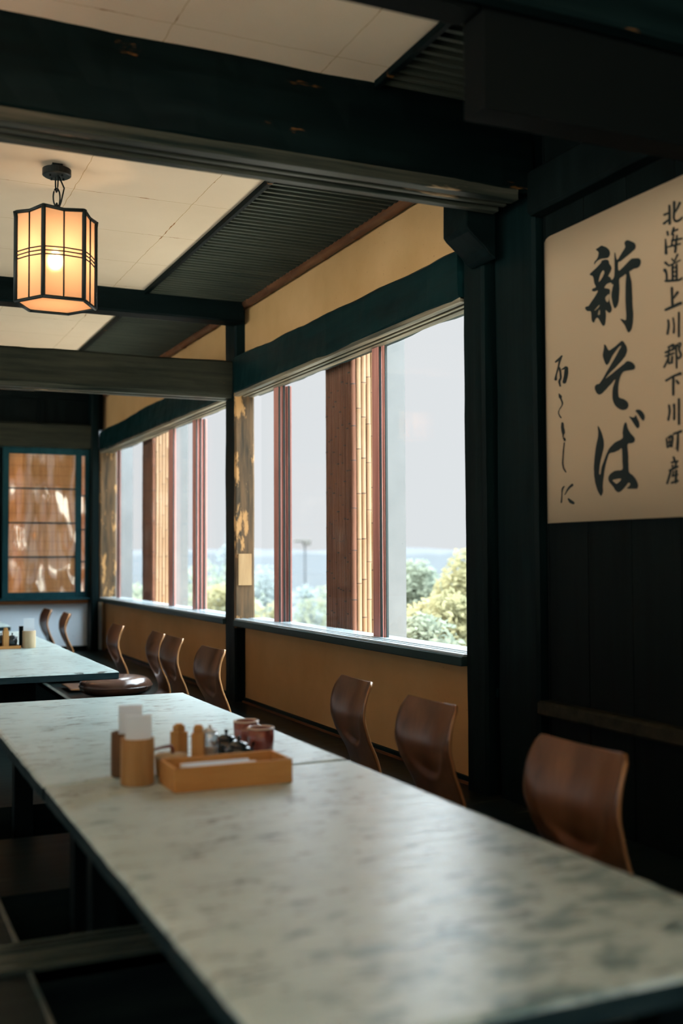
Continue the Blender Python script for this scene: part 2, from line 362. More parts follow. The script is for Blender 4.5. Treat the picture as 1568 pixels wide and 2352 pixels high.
struct(link('trim_3', hewn('y', -1.6, 3.455, 2.37, 2.43, .365, .42, .002, 3), beam_b))
struct(link('trim_4', hewn('y', -1.6, 3.455, 2.35, 2.43, 2.27, 2.44, .004, 4), blackwood))
bx('trim_5', (2.385, 2.44, 3.752, 3.766, .395, .43), beam_y); struct(bpy.data.objects['trim_5'])
bm = bmesh.new()
for a, b_ in ((3.935, 6.89), (7.12, 11.19)): box(bm, 2.395, 2.412, a, b_, 0, .03)
struct(link('baseboard_right', bm, beam_y, bevel=.003))
bm = bmesh.new()
for a, b_ in ((3.935, 6.89), (7.12, 11.19)): box(bm, 2.385, 2.395, a, b_, 0, .012)
struct(link('baseboard_right_edge', bm, bam_rail)); bpy.data.objects['baseboard_right_edge'].name = 'trim_6'

# end wall
struct(bx('wall_back', (-3.3, 2.45, 11.42, 11.55, -.1, .55), white_pl))
struct(bx('wall_back_upper', (-3.3, 2.45, 11.40, 11.55, 2.30, CZ+.1), blackwood)); bpy.data.objects['wall_back_upper'].name = 'wall_back_top'
struct(bx('trim_7', (-3.2, 2.25, 11.36, 11.43, .490, .533), orange_x, bevel=.003))
struct(bx('trim_8', (-3.2, 2.25, 11.24, 11.43, .533, .552), teal_frame, bevel=.003))
struct(link('trim_9', hewn('x', -3.2, 2.27, 11.22, 11.44, 2.08, 2.325, .006, 8), beam_b))
struct(bx('baseboard_back', (-3.2, 2.25, 11.40, 11.425, 0, .05), beam_x))
bm = bmesh.new()
for x in (.05, .62, 1.18, 1.74): box(bm, x, x+.06, 11.36, 11.41, 2.33, 2.64)
box(bm, -3.2, 2.25, 11.35, 11.41, 2.60, 2.67)
struct(link('trim_10', bm, blackwood, bevel=.003))
# sliding doors with reed screens in the end wall
def reed_door(n_, x0, x1, y, bars, st=.06, z0=.552, z1=2.08):
    d = bpy.data.objects.new('door_%d' % n_, None); C.objects.link(d); d['kind'] = 'structure'; d.location = (x0, y, z0)
    W, Hh = x1-x0, z1-z0
    bm = bmesh.new()
    box(bm, 0, st, -.015, .015, 0, Hh); box(bm, W-st, W, -.015, .015, 0, Hh)
    box(bm, st, W-st, -.015, .015, 0, .062); box(bm, st, W-st, -.015, .015, Hh-.065, Hh)
    link('door_frame', bm, teal_frame, d, bevel=.004)
    for zb in bars: bx('bar', (st, W-st, -.013, .004, zb-z0-.007, zb-z0+.007), teal_frame, d)
    bx('reed_screen', (st-.005, W-st+.005, .009, .013, .055, Hh-.06), reed_m, d)
    bx('pane', (st, W-st, -.004, -.002, .062, Hh-.065), film, d)
reed_door(1, 1.386, 2.168, 11.30, (1.664, 1.315, .970))
reed_door(2, 1.60, 2.262, 11.34, (1.60, 1.25, .92), .05)
reed_door(3, .56, 1.36, 11.34, (1.664, 1.315, .970))
struct(bx('trim_11', (1.27, 1.43, 11.36, 11.42, .552, 2.08), blackwood))
reed_door(4, -.26, .54, 11.30, (1.664, 1.315, .970))
for k in range(5): pass
struct(bx('wall_back_screen_side', (-3.3, -.26, 11.36, 11.5, .5, 2.33), blackwood)); bpy.data.objects['wall_back_screen_side'].name = 'wall_back_left'

# posts -----------------------------------------------------------
def post(x0, x1, y0, y1, z0, z1, label, seed, mats=None, facey=None, amp=.003):
    o_ = link('timber_post', hewn('z', z0, z1, x0, x1, y0, y1, amp, seed), mats or [beam_z])
    if facey is not None:
        o_.data.materials.append(facey)
        for p in o_.data.polygons:
            if p.normal.y < -.6 and .5 < p.center.z < 2.08: p.material_index = 1
    return tag(o_, label, 'post')
post(2.382, 2.525, 3.466, 3.745, 0, CZ, 'thick black timber post left of the calligraphy poster', 11)
post(2.342, 2.525, 3.775, 3.93, 0, CZ, 'slimmer black post edging the nearest window pane', 12)
pb = post(2.34, 2.48, 6.90, 7.11, 0, CZ, 'dark square post with mottled worn face between the two window bays', 13, None, old_z)
il = bx('inlay', (2.362, 2.455, 6.893, 6.90, .775, .985), pale_z, pb); il['label'] = 'paler repair patch let into the post'
post(2.25, 2.33, 11.2, 11.40, 0, CZ, 'dark corner post beside the reed screen door', 14)
post(2.338, 2.51, 11.203, 11.40, .50, 2.10, 'mottled orange brown timber post at the far end of the windows', 15, [old_z])
# beams -----------------------------------------------------------
def beam(axis, *a, label, seed, mat_=None, amp=.008, name='ceiling_beam'):
    return tag(link(name, hewn(axis, *a, amp, seed), mat_ or beam_x), label, 'beam')
b1 = beam('x', -3.2, 2.375, 3.45, 3.645, 2.365, 2.70, label='huge rough black beam crossing the near room with pale worn grooves beneath', seed=21, amp=.014)
bm = bmesh.new()
box(bm, -3.2, 2.31, 3.452, 3.505, 2.323, 2.37); box(bm, -3.2, 2.31, 3.535, 3.56, 2.325, 2.37); box(bm, -3.2, 2.31, 3.592, 3.635, 2.320, 2.37)
k_ = link('door_track', bm, worn_x, b1, bevel=.004); k_['label'] = 'worn grooved sliding door track'
beam('x', -3.2, 2.41, 2.27, 2.335, 2.37, 2.52, label='dark beam nearest the camera along the top of the picture', seed=22, amp=.004)
m2 = beam('x', -3.2, 2.36, 6.78, 6.94, 2.52, 2.68, label='smooth slender dark beam behind the lantern, meeting the square post', seed=23, amp=.001)
b3 = beam('x', -3.2, 2.345, 6.95, 7.13, 2.062, 2.285, label='brown rough beam below the slender one, above the far window bay', seed=24, mat_=beam_b, amp=.007)
bm = bmesh.new(); box(bm, -3.2, 2.345, 6.965, 7.02, 2.035, 2.07); box(bm, -3.2, 2.345, 7.06, 7.12, 2.035, 2.07)
k_ = link('door_track', bm, worn_x, b3, bevel=.003)
# corbel under the big beam
bm = bmesh.new(); pr = [(2.20, 2.42), (2.198, 2.265), (2.212, 2.248), (2.285, 2.19), (2.305, 2.165), (2.336, 2.15), (2.336, 2.42)]
ring_sweep(bm, [[(x, y, z) for x, z in pr] for y in (3.655, 3.84)])
tag(link('corbel', bm, beam_x, bevel=.006), 'dark chamfered bracket under the end of the huge beam', 'bracket')
# hanging board wall between the near beam and the ceiling
bm = bmesh.new(); box(bm, 1.47, 2.41, 2.35, 2.45, 2.12, CZ)
box(bm, -3.2, 1.46, 2.35, 2.45, 2.372, 2.52)
struct(link('wall_hanging', bm, deep_black, bevel=.003)); bpy.data.objects['wall_hanging'].name = 'wall_middle'
# window headers, sills, tracks, rails ------------------------------
for i, (a, b_, s, lab) in enumerate(((3.94, 6.895, 31, 'near'), (7.118, 11.192, 32, 'far'))):
    bm = hewn('y', a, b_, 2.33, 2.53, 2.055, 2.262, .010, s)
    for v in bm.verts:
        if v.co.z > 2.15: v.co.z += (v.co.y-a)*(.015 if i == 0 else -.008)+(0 if i == 0 else .03)
    h = tag(link('window_header', bm, beam_y), 'dark rough header beam above the %s windows' % lab, 'beam', None)
    bm = bmesh.new()
    for x0, x1 in ((2.335, 2.372), (2.392, 2.412), (2.430, 2.470)): box(bm, x0, x1, a, b_, 2.040, 2.062)
    link('sash_track', bm, worn_y, h, bevel=.002)
    sl = tag(bx('window_sill', (2.325, 2.56, a-.0, b_, .505, .545), grain('dark_sill_wood', (.012, .03, .032), (.03, .055, .055), (24, 1.2, 24), .3, .2), bevel=.004),
             'dark green grooved wooden sill under the %s windows' % lab, 'window sill')
    bm = bmesh.new()
    for x0, x1 in ((2.335, 2.365), (2.385, 2.405), (2.43, 2.55)): box(bm, x0, x1, a, b_, .545, .556)
    link('sash_track', bm, plain('pale_glossy_track', (.30, .36, .38), .18, .6), sl, bevel=.002)
    # bamboo rail under the ceiling
    bm = bmesh.new(); yy = a; pts = []; rr = []
    while yy < b_:
        L_ = .40+.08*noise.noise(Vector((yy, s, 0)))
        for dy, r_ in ((0, .031), (.012, .027), (L_*.5, .026), (L_-.012, .027)):
            if yy+dy < b_: pts.append((2.378+.004*noise.noise(Vector((yy*2, 0, s))), yy+dy, 2.642+.004*noise.noise(Vector((yy*2, 5, s))))); rr.append(r_)
        yy += L_
    tube(bm, pts, rr, 14)
    tag(link('bamboo_rail', bm, bam_rail, smooth=True), 'reddish bamboo pole along the wall top above the %s windows' % lab, 'bamboo pole')
# slatted ceiling strips
for i, (a, b_, lab) in enumerate(((2.46, 3.44, 'nearest the camera'), (3.66, 6.78, 'beside the lantern'), (7.12, 11.2, 'in the far bay'))):
    t = empty('slatted_ceiling_panel', (1.70, a, 2.64), 'dark slatted ceiling strip '+lab, 'slatted panel')
    bx('edge_strip', (-.008, .016, 0, b_-a, .004, .045), beam_x, t, bevel=.003)
    bm = bmesh.new(); y = .02
    while y < b_-a-.02: box(bm, .02, .71, y, y+.019, .012, .034); y += .054
    link('slats', bm, slat_m, t)
    bx('backing', (-.01, .71, 0, b_-a, .09, .10), blackwood, t)

# windows -----------------------------------------------------------
def window(n_, stiles, panes):
    wd = bpy.data.objects.new('window_%d' % n_, None); C.objects.link(wd); wd['kind'] = 'structure'; wd.location = (2.47, stiles[0][0], .55)
    ox, oy, oz = wd.location
    for (y0, y1, x0, x1) in stiles:
        bm = bmesh.new(); box(bm, x0-ox, x1-ox, y0-oy, y1-oy, .0, 1.50)
        s_ = link('sash_stile', bm, redframe, wd, bevel=.003)
        bx('gasket', (x0-ox+.004, x0-ox+.016, y0-oy-.006, y0-oy, 0, 1.5), gasket, s_)
    for (y0, y1, x) in panes:
        bx('pane', (x-ox-.002, x-ox+.002, y0-oy, y1-oy, 0, 1.50), glass, wd)
window(1, [(4.965, 5.04, 2.455, 2.485), (4.925, 4.95, 2.468, 2.478), (6.40, 6.475, 2.455, 2.482), (6.405, 6.48, 2.488, 2.514), (6.40, 6.485, 2.520, 2.550)],
       [(3.93, 4.94, 2.470), (4.99, 6.42, 2.50), (6.45, 6.9, 2.53)])
window(2, [(8.86, 8.98, 2.455, 2.485), (8.20, 8.28, 2.455, 2.482), (8.20, 8.285, 2.488, 2.514), (8.20, 8.29, 2.520, 2.550), (10.90, 10.95, 2.455, 2.485)],
       [(7.11, 8.25, 2.53), (8.24, 8.9, 2.50), (8.9, 10.92, 2.470), (10.9, 11.2, 2.50)])
# brush outlines on the poster, in millimetres from its top left post
BIG = [[[(358,2045),(361,2046),(366,2046),(372,2047),(377,2048),(382,2049),(387,2050),(391,2049),(396,2047),(401,2044),(408,2041),(415,2037),(421,2033),(425,2029),(429,2026),(432,2022),(434,2018),(436,2014),(436,2010),(435,2007),(434,2005),(432,2002),(430,2000),(427,1998),(422,1997),(416,1998),(408,1999),(400,2001),(394,2002),(387,2003),(381,2003),(375,2003),(369,2002),(363,2001),(357,1998),(351,1994),(347,1993),(346,1995),(347,1999),(349,2003),(354,2005),(359,2007),(363,2010),(367,2014),(369,2017),(371,2021),(372,2024),(373,2026),(373,2028),(371,2031),(369,2034),(367,2036),(363,2039),(359,2042)]],[[(389,1996),(393,1996),(398,1996),(403,1996),(408,1995),(414,1994),(420,1992),(424,1990),(427,1987),(429,1984),(430,1981),(430,1978),(431,1974),(435,1970),(439,1966),(442,1962),(443,1959),(444,1956),(443,1953),(440,1950),(437,1946),(433,1943),(430,1939),(426,1936),(425,1933),(427,1931),(431,1929),(435,1927),(438,1923),(440,1918),(443,1916),(448,1916),(453,1919),(457,1925),(458,1934),(459,1946),(459,1960),(459,1976),(459,1994),(460,2006),(461,2008),(463,2005),(466,2000),(467,1992),(470,1983),(473,1978),(479,1979),(486,1985),(494,1991),(501,1997),(509,2003),(515,2008),(517,2011),(518,2012),(517,2014),(516,2017),(514,2021),(513,2024),(514,2027),(517,2030),(520,2031),(523,2032),(527,2032),(532,2030),(538,2028),(545,2024),(552,2020),(558,2017),(563,2013),(567,2010),(569,2006),(571,2003),(572,1999),(571,1996),(570,1993),(566,1990),(561,1988),(554,1986),(547,1983),(539,1981),(532,1979),(524,1977),(513,1974),(502,1971),(493,1968),(487,1968),(482,1969),(479,1966),(478,1958),(478,1947),(481,1939),(486,1938),(494,1941),(504,1945),(518,1951),(534,1958),(546,1962),(553,1963),(556,1962),(560,1961),(566,1960),(574,1958),(580,1957),(585,1955),(588,1953),(591,1951),(594,1947),(596,1943),(596,1939),(595,1935),(593,1932),(591,1929),(587,1926),(584,1925),(579,1924),(573,1924),(566,1925),(559,1926),(554,1925),(549,1924),(545,1923),(541,1923),(538,1923),(537,1919),(539,1911),(543,1899),(547,1887),(548,1874),(549,1861),(549,1847),(550,1832),(550,1816),(550,1802),(551,1790),(553,1781),(553,1771),(552,1761),(551,1751),(549,1742),(547,1735),(545,1729),(543,1725),(539,1721),(534,1717),(530,1716),(527,1717),(523,1720),(520,1725),(517,1730),(513,1737),(509,1744),(503,1751),(496,1758),(491,1764),(487,1768),(485,1770),(485,1771),(489,1771),(494,1769),(500,1767),(505,1764),(510,1762),(514,1762),(516,1765),(516,1770),(517,1778),(516,1791),(515,1807),(514,1824),(514,1845),(515,1866),(516,1885),(518,1899),(520,1909),(520,1916),(516,1918),(510,1916),(504,1914),(496,1913),(489,1912),(483,1908),(482,1899),(483,1889),(484,1877),(483,1864),(481,1851),(480,1840),(478,1833),(476,1828),(473,1824),(470,1819),(465,1815),(461,1813),(458,1813),(455,1816),(452,1819),(449,1825),(446,1832),(444,1840),(442,1848),(440,1856),(440,1864),(441,1872),(444,1879),(446,1886),(448,1891),(451,1894),(451,1898),(449,1899),(445,1900),(442,1901),(441,1903),(442,1905),(441,1906),(437,1907),(432,1908),(427,1908),(422,1908),(417,1907),(413,1906),(408,1903),(404,1900),(403,1897),(407,1895),(414,1893),(420,1891),(425,1889),(429,1887),(432,1885),(433,1882),(433,1879),(433,1875),(431,1868),(429,1859),(429,1851),(430,1844),(433,1838),(435,1832),(438,1827),(440,1822),(441,1817),(441,1813),(440,1810),(438,1807),(436,1805),(432,1804),(429,1803),(425,1805),(422,1807),(418,1810),(414,1813),(410,1817),(407,1818),(407,1814),(408,1808),(409,1800),(409,1793),(407,1785),(406,1778),(405,1773),(404,1770),(402,1768),(400,1766),(397,1765),(394,1765),(391,1766),(388,1769),(384,1773),(380,1778),(375,1785),(371,1791),(367,1796),(363,1799),(359,1801),(355,1801),(352,1799),(349,1797),(346,1794),(344,1791),(342,1788),(340,1788),(337,1788),(335,1790),(332,1792),(329,1796),(327,1801),(326,1810),(326,1821),(324,1829),(319,1833),(312,1834),(306,1835),(301,1838),(297,1841),(294,1843),(292,1846),(291,1850),(291,1852),(293,1853),(296,1854),(299,1854),(303,1854),(307,1853),(312,1854),(318,1858),(325,1863),(333,1869),(340,1873),(347,1878),(353,1883),(359,1888),(364,1893),(366,1896),(361,1897),(353,1897),(346,1897),(341,1899),(336,1900),(333,1902),(332,1904),(332,1906),(332,1908),(333,1909),(336,1909),(339,1910),(344,1910),(350,1910),(354,1912),(353,1916),(349,1921),(345,1928),(343,1935),(342,1944),(339,1951),(336,1955),(331,1957),(327,1959),(323,1961),(320,1963),(320,1965),(323,1967),(328,1969),(335,1971),(343,1974),(351,1976),(360,1979),(369,1983),(379,1987),(385,1990),(388,1993),(388,1995)],[(397,1960),(400,1959),(402,1956),(403,1953),(403,1951),(402,1948),(399,1945),(395,1940),(389,1935),(384,1931),(379,1928),(374,1926),(371,1925),(371,1928),(372,1932),(374,1937),(376,1942),(379,1947),(382,1952),(387,1956),(392,1959)],[(429,1869),(429,1863),(427,1853),(424,1846),(421,1844),(417,1844),(414,1846),(411,1849),(409,1852),(408,1855),(407,1858),(407,1862),(409,1864),(416,1867),(424,1870)],[(375,1844),(375,1843),(373,1840),(369,1837),(364,1834),(357,1832),(352,1830),(348,1829),(345,1829),(344,1830),(345,1831),(348,1832),(352,1834),(359,1838),(369,1842)],[(373,1827),(375,1824),(376,1817),(376,1812),(375,1810),(372,1809),(370,1809),(367,1809),(365,1810),(364,1813),(366,1818),(370,1824)]],[[(396,1700),(399,1700),(403,1697),(407,1694),(411,1687),(416,1680),(421,1675),(427,1674),(433,1676),(440,1678),(449,1680),(458,1683),(466,1686),(471,1688),(476,1690),(480,1691),(484,1693),(487,1695),(490,1695),(494,1695),(497,1693),(501,1691),(503,1689),(506,1686),(508,1682),(512,1678),(516,1673),(518,1668),(519,1664),(520,1660),(519,1656),(518,1652),(515,1648),(512,1643),(507,1638),(500,1634),(493,1629),(484,1624),(474,1619),(464,1614),(453,1608),(441,1603),(430,1598),(418,1591),(407,1584),(402,1580),(408,1581),(421,1586),(434,1590),(447,1595),(460,1600),(472,1604),(483,1608),(493,1612),(501,1614),(506,1617),(510,1619),(513,1620),(516,1621),(519,1621),(523,1621),(529,1619),(537,1616),(543,1613),(548,1610),(552,1606),(555,1603),(557,1600),(559,1597),(559,1594),(558,1592),(556,1589),(552,1587),(547,1587),(540,1587),(532,1588),(524,1588),(516,1589),(508,1589),(503,1589),(498,1588),(494,1586),(490,1583),(485,1578),(481,1572),(478,1567),(475,1560),(473,1554),(471,1546),(470,1539),(469,1531),(469,1524),(470,1516),(471,1510),(472,1506),(474,1504),(478,1502),(483,1500),(489,1498),(496,1496),(502,1493),(509,1489),(514,1485),(518,1482),(520,1478),(522,1474),(522,1470),(521,1467),(519,1464),(516,1461),(511,1459),(505,1458),(499,1458),(492,1458),(485,1460),(478,1462),(471,1466),(465,1469),(459,1473),(453,1478),(448,1483),(444,1489),(441,1495),(438,1502),(437,1510),(437,1518),(437,1525),(438,1531),(439,1537),(441,1543),(446,1552),(452,1562),(455,1568),(452,1568),(445,1565),(438,1560),(429,1555),(418,1550),(408,1544),(398,1539),(388,1534),(380,1530),(373,1529),(367,1528),(362,1529),(358,1531),(353,1534),(349,1537),(346,1542),(342,1547),(340,1551),(339,1555),(340,1559),(341,1562),(344,1564),(348,1566),(352,1567),(356,1567),(361,1567),(365,1567),(371,1570),(376,1574),(383,1579),(391,1586),(400,1595),(409,1604),(420,1613),(431,1623),(441,1632),(451,1641),(461,1650),(469,1658),(477,1666),(484,1672),(488,1676),(488,1679),(485,1679),(482,1678),(478,1677),(474,1675),(469,1672),(463,1668),(455,1663),(448,1658),(442,1653),(436,1647),(431,1642),(427,1637),(424,1633),(420,1630),(417,1628),(415,1627),(412,1626),(409,1626),(406,1627),(403,1630),(399,1635),(395,1643),(391,1650),(389,1656),(387,1660),(387,1666),(389,1672),(392,1679),(394,1685),(395,1691),(395,1696)]],[[(354,1418),(355,1420),(357,1419),(359,1417),(363,1413),(367,1407),(371,1400),(375,1393),(379,1384),(382,1376),(385,1369),(386,1361),(387,1355),(387,1349),(386,1343),(384,1336),(380,1328),(376,1318),(372,1309),(368,1300),(365,1291),(362,1281),(360,1270),(358,1259),(358,1252),(360,1248),(363,1248),(366,1251),(368,1257),(370,1266),(373,1275),(378,1283),(384,1292),(389,1300),(395,1309),(400,1317),(406,1324),(410,1330),(415,1334),(421,1339),(429,1343),(438,1348),(448,1353),(461,1356),(476,1359),(487,1363),(490,1369),(489,1375),(488,1382),(490,1390),(492,1397),(494,1404),(497,1409),(500,1413),(503,1415),(506,1416),(508,1414),(510,1412),(512,1407),(513,1402),(515,1396),(518,1390),(523,1384),(527,1378),(534,1372),(542,1366),(548,1361),(551,1357),(552,1354),(552,1351),(551,1348),(548,1345),(545,1343),(542,1342),(538,1342),(533,1341),(526,1342),(519,1342),(514,1339),(513,1331),(515,1319),(516,1308),(517,1296),(516,1284),(517,1273),(517,1263),(517,1254),(519,1246),(524,1241),(532,1237),(539,1233),(544,1228),(550,1223),(555,1217),(559,1211),(563,1204),(565,1198),(564,1194),(562,1191),(560,1188),(559,1187),(557,1187),(552,1187),(538,1188),(520,1189),(508,1191),(508,1194),(514,1196),(519,1199),(522,1201),(524,1204),(524,1206),(523,1208),(519,1210),(515,1210),(511,1208),(506,1203),(500,1199),(494,1194),(487,1190),(481,1186),(474,1183),(467,1181),(461,1181),(456,1182),(451,1185),(446,1188),(441,1193),(437,1199),(431,1204),(425,1209),(419,1214),(414,1218),(411,1222),(409,1226),(408,1230),(408,1233),(410,1237),(412,1241),(416,1244),(420,1247),(426,1250),(433,1252),(441,1255),(450,1256),(462,1256),(475,1255),(484,1257),(487,1263),(486,1272),(485,1283),(485,1298),(485,1315),(484,1327),(480,1330),(475,1327),(469,1324),(461,1323),(452,1321),(443,1319),(434,1319),(426,1319),(419,1318),(413,1314),(409,1308),(405,1300),(400,1291),(395,1279),(391,1268),(387,1256),(385,1245),(382,1234),(380,1224),(378,1215),(377,1206),(377,1200),(378,1194),(378,1189),(376,1184),(373,1178),(370,1175),(367,1173),(365,1173),(362,1176),(357,1181),(352,1187),(346,1195),(342,1204),(338,1213),(334,1223),(332,1233),(330,1242),(329,1252),(329,1262),(328,1273),(329,1284),(331,1297),(333,1311),(336,1324),(338,1334),(340,1342),(343,1352),(347,1363),(352,1375),(355,1386),(356,1398),(354,1410)],[(432,1224),(435,1225),(442,1226),(449,1226),(459,1227),(470,1227),(477,1226),(477,1224),(473,1220),(469,1217),(464,1215),(458,1212),(453,1211),(449,1211),(446,1213),(443,1215),(438,1218),(433,1221)]],[[(524,1433),(526,1433),(532,1431),(537,1429),(541,1428),(546,1427),(549,1427),(553,1429),(555,1432),(558,1434),(560,1432),(562,1429),(564,1425),(567,1420),(571,1414),(574,1409),(575,1404),(576,1401),(576,1397),(576,1394),(574,1392),(572,1390),(570,1388),(567,1388),(564,1389),(561,1390),(558,1393),(555,1397),(550,1402),(544,1409),(539,1415),(533,1422),(526,1429)]],[[(556,1448),(559,1450),(564,1451),(569,1451),(573,1450),(578,1449),(583,1447),(587,1444),(591,1441),(595,1437),(598,1433),(601,1429),(602,1425),(603,1422),(602,1418),(601,1415),(600,1413),(598,1411),(596,1410),(594,1410),(591,1411),(588,1414),(584,1418),(580,1422),(576,1427),(572,1432),(568,1436),(564,1440),(560,1443),(557,1446)]]]
SIGN = [[[(113,1683),(116,1684),(121,1685),(126,1686),(132,1688),(137,1690),(143,1693),(148,1696),(151,1698),(153,1700),(151,1703),(147,1705),(142,1704),(139,1703),(133,1700),(127,1698),(122,1696),(118,1694),(113,1693),(109,1691),(106,1690),(103,1688),(104,1685),(108,1683)]],[[(136,1697),(134,1694),(131,1691),(128,1686),(125,1682),(124,1678),(122,1673),(121,1669),(119,1664),(116,1658),(113,1651),(109,1644),(106,1639),(104,1634),(101,1629),(100,1626),(98,1623),(101,1619),(107,1616),(114,1616),(117,1620),(117,1622),(116,1626),(116,1631),(116,1636),(119,1642),(122,1648),(126,1655),(129,1661),(131,1666),(133,1671),(135,1674),(136,1678),(139,1682),(142,1686),(145,1690),(147,1692),(147,1695),(144,1697),(139,1698)]],[[(123,1661),(124,1659),(126,1657),(127,1655),(128,1652),(129,1648),(131,1643),(131,1638),(132,1634),(132,1630),(133,1627),(133,1625),(132,1622),(130,1620),(127,1618),(124,1615),(122,1611),(123,1606),(126,1600),(128,1596),(130,1592),(133,1590),(137,1589),(140,1590),(140,1593),(139,1596),(138,1600),(137,1605),(137,1608),(137,1610),(139,1613),(142,1615),(144,1619),(145,1622),(145,1625),(145,1629),(144,1632),(144,1637),(143,1642),(142,1648),(140,1652),(139,1656),(137,1659),(135,1661),(134,1663),(130,1665),(126,1666),(123,1664)]],[[(141,1644),(145,1646),(150,1648),(155,1649),(160,1651),(165,1651),(169,1651),(171,1651),(167,1652),(165,1653),(164,1650),(162,1647),(161,1642),(160,1638),(159,1634),(158,1630),(157,1625),(155,1621),(153,1615),(151,1610),(149,1607),(150,1602),(157,1598),(166,1597),(171,1600),(173,1604),(175,1608),(178,1614),(181,1619),(182,1624),(184,1628),(185,1633),(185,1637),(185,1642),(185,1646),(185,1651),(180,1657),(170,1661),(164,1660),(159,1658),(154,1656),(149,1655),(144,1652),(139,1650),(136,1649),(134,1647),(135,1645),(138,1644)]],[[(124,1564),(124,1561),(124,1558),(124,1555),(125,1552),(126,1550),(128,1549),(131,1546),(133,1544),(136,1540),(139,1535),(141,1531),(142,1528),(143,1526),(143,1524),(142,1522),(141,1520),(138,1517),(133,1513),(128,1509),(125,1505),(122,1502),(120,1499),(119,1495),(120,1491),(122,1487),(126,1481),(130,1477),(133,1474),(136,1472),(139,1472),(141,1474),(141,1476),(137,1479),(133,1483),(128,1488),(126,1492),(125,1495),(126,1497),(127,1500),(129,1504),(133,1507),(138,1510),(143,1514),(147,1517),(150,1520),(151,1522),(152,1525),(152,1528),(151,1532),(148,1536),(145,1541),(143,1544),(143,1547),(144,1549),(145,1551),(144,1554),(141,1557),(136,1560),(132,1563),(129,1565),(127,1566),(125,1566),(123,1565)]],[[(138,1453),(138,1450),(137,1446),(136,1442),(136,1437),(137,1432),(138,1427),(139,1423),(140,1419),(141,1417),(142,1415),(143,1413),(144,1411),(144,1409),(144,1406),(144,1404),(144,1402),(145,1401),(147,1400),(150,1400),(151,1401),(152,1403),(152,1405),(153,1407),(154,1410),(155,1411),(158,1413),(160,1415),(161,1418),(160,1423),(159,1427),(157,1432),(155,1436),(154,1440),(154,1445),(153,1449),(152,1452),(150,1455),(145,1457),(140,1456)]],[[(146,1402),(141,1401),(135,1400),(128,1398),(123,1395),(125,1390),(130,1387),(135,1384),(141,1382),(146,1381),(151,1380),(157,1381),(161,1382),(164,1385),(165,1388),(165,1392),(163,1395),(159,1398),(154,1400),(150,1401),(148,1402),(144,1403),(141,1402),(141,1400),(143,1398),(145,1396),(148,1395),(150,1393),(151,1392),(151,1391),(152,1390),(152,1388),(152,1388),(152,1388),(150,1388),(147,1388),(144,1388),(141,1390),(137,1391),(134,1393),(133,1393),(134,1393),(139,1395),(145,1397),(149,1398),(151,1400),(151,1401),(148,1402)]],[[(152,1380),(151,1376),(150,1371),(148,1364),(147,1358),(145,1351),(144,1344),(143,1336),(142,1329),(141,1323),(140,1316),(139,1309),(139,1303),(140,1298),(141,1293),(143,1289),(145,1285),(148,1281),(152,1277),(156,1274),(158,1271),(161,1270),(164,1270),(166,1272),(165,1274),(163,1276),(160,1279),(157,1283),(154,1286),(152,1290),(151,1294),(150,1298),(149,1303),(149,1309),(149,1315),(150,1322),(150,1328),(151,1335),(152,1343),(153,1350),(154,1357),(155,1363),(157,1370),(158,1375),(159,1379),(158,1381),(156,1382),(153,1381)]],[[(148,1221),(145,1220),(142,1218),(138,1215),(135,1212),(134,1208),(134,1204),(134,1199),(134,1194),(133,1186),(131,1177),(129,1168),(128,1162),(129,1160),(132,1159),(136,1160),(137,1162),(138,1168),(139,1176),(139,1185),(140,1193),(141,1198),(142,1203),(144,1206),(145,1209),(147,1211),(149,1214),(152,1216),(154,1217),(155,1219),(154,1221),(151,1221)]],[[(195,1226),(191,1224),(185,1221),(178,1217),(172,1212),(166,1207),(161,1200),(156,1194),(152,1190),(152,1189),(153,1188),(156,1188),(157,1188),(162,1192),(168,1197),(175,1203),(181,1207),(188,1211),(195,1214),(201,1216),(206,1218),(208,1222),(206,1225),(201,1227)]],[[(172,1170),(174,1168),(176,1165),(179,1161),(183,1158),(188,1156),(193,1154),(198,1153),(201,1152),(207,1151),(212,1153),(213,1157),(209,1160),(206,1161),(203,1163),(199,1165),(196,1166),(193,1168),(188,1170),(184,1172),(182,1174),(178,1175),(173,1175),(171,1173)]]]
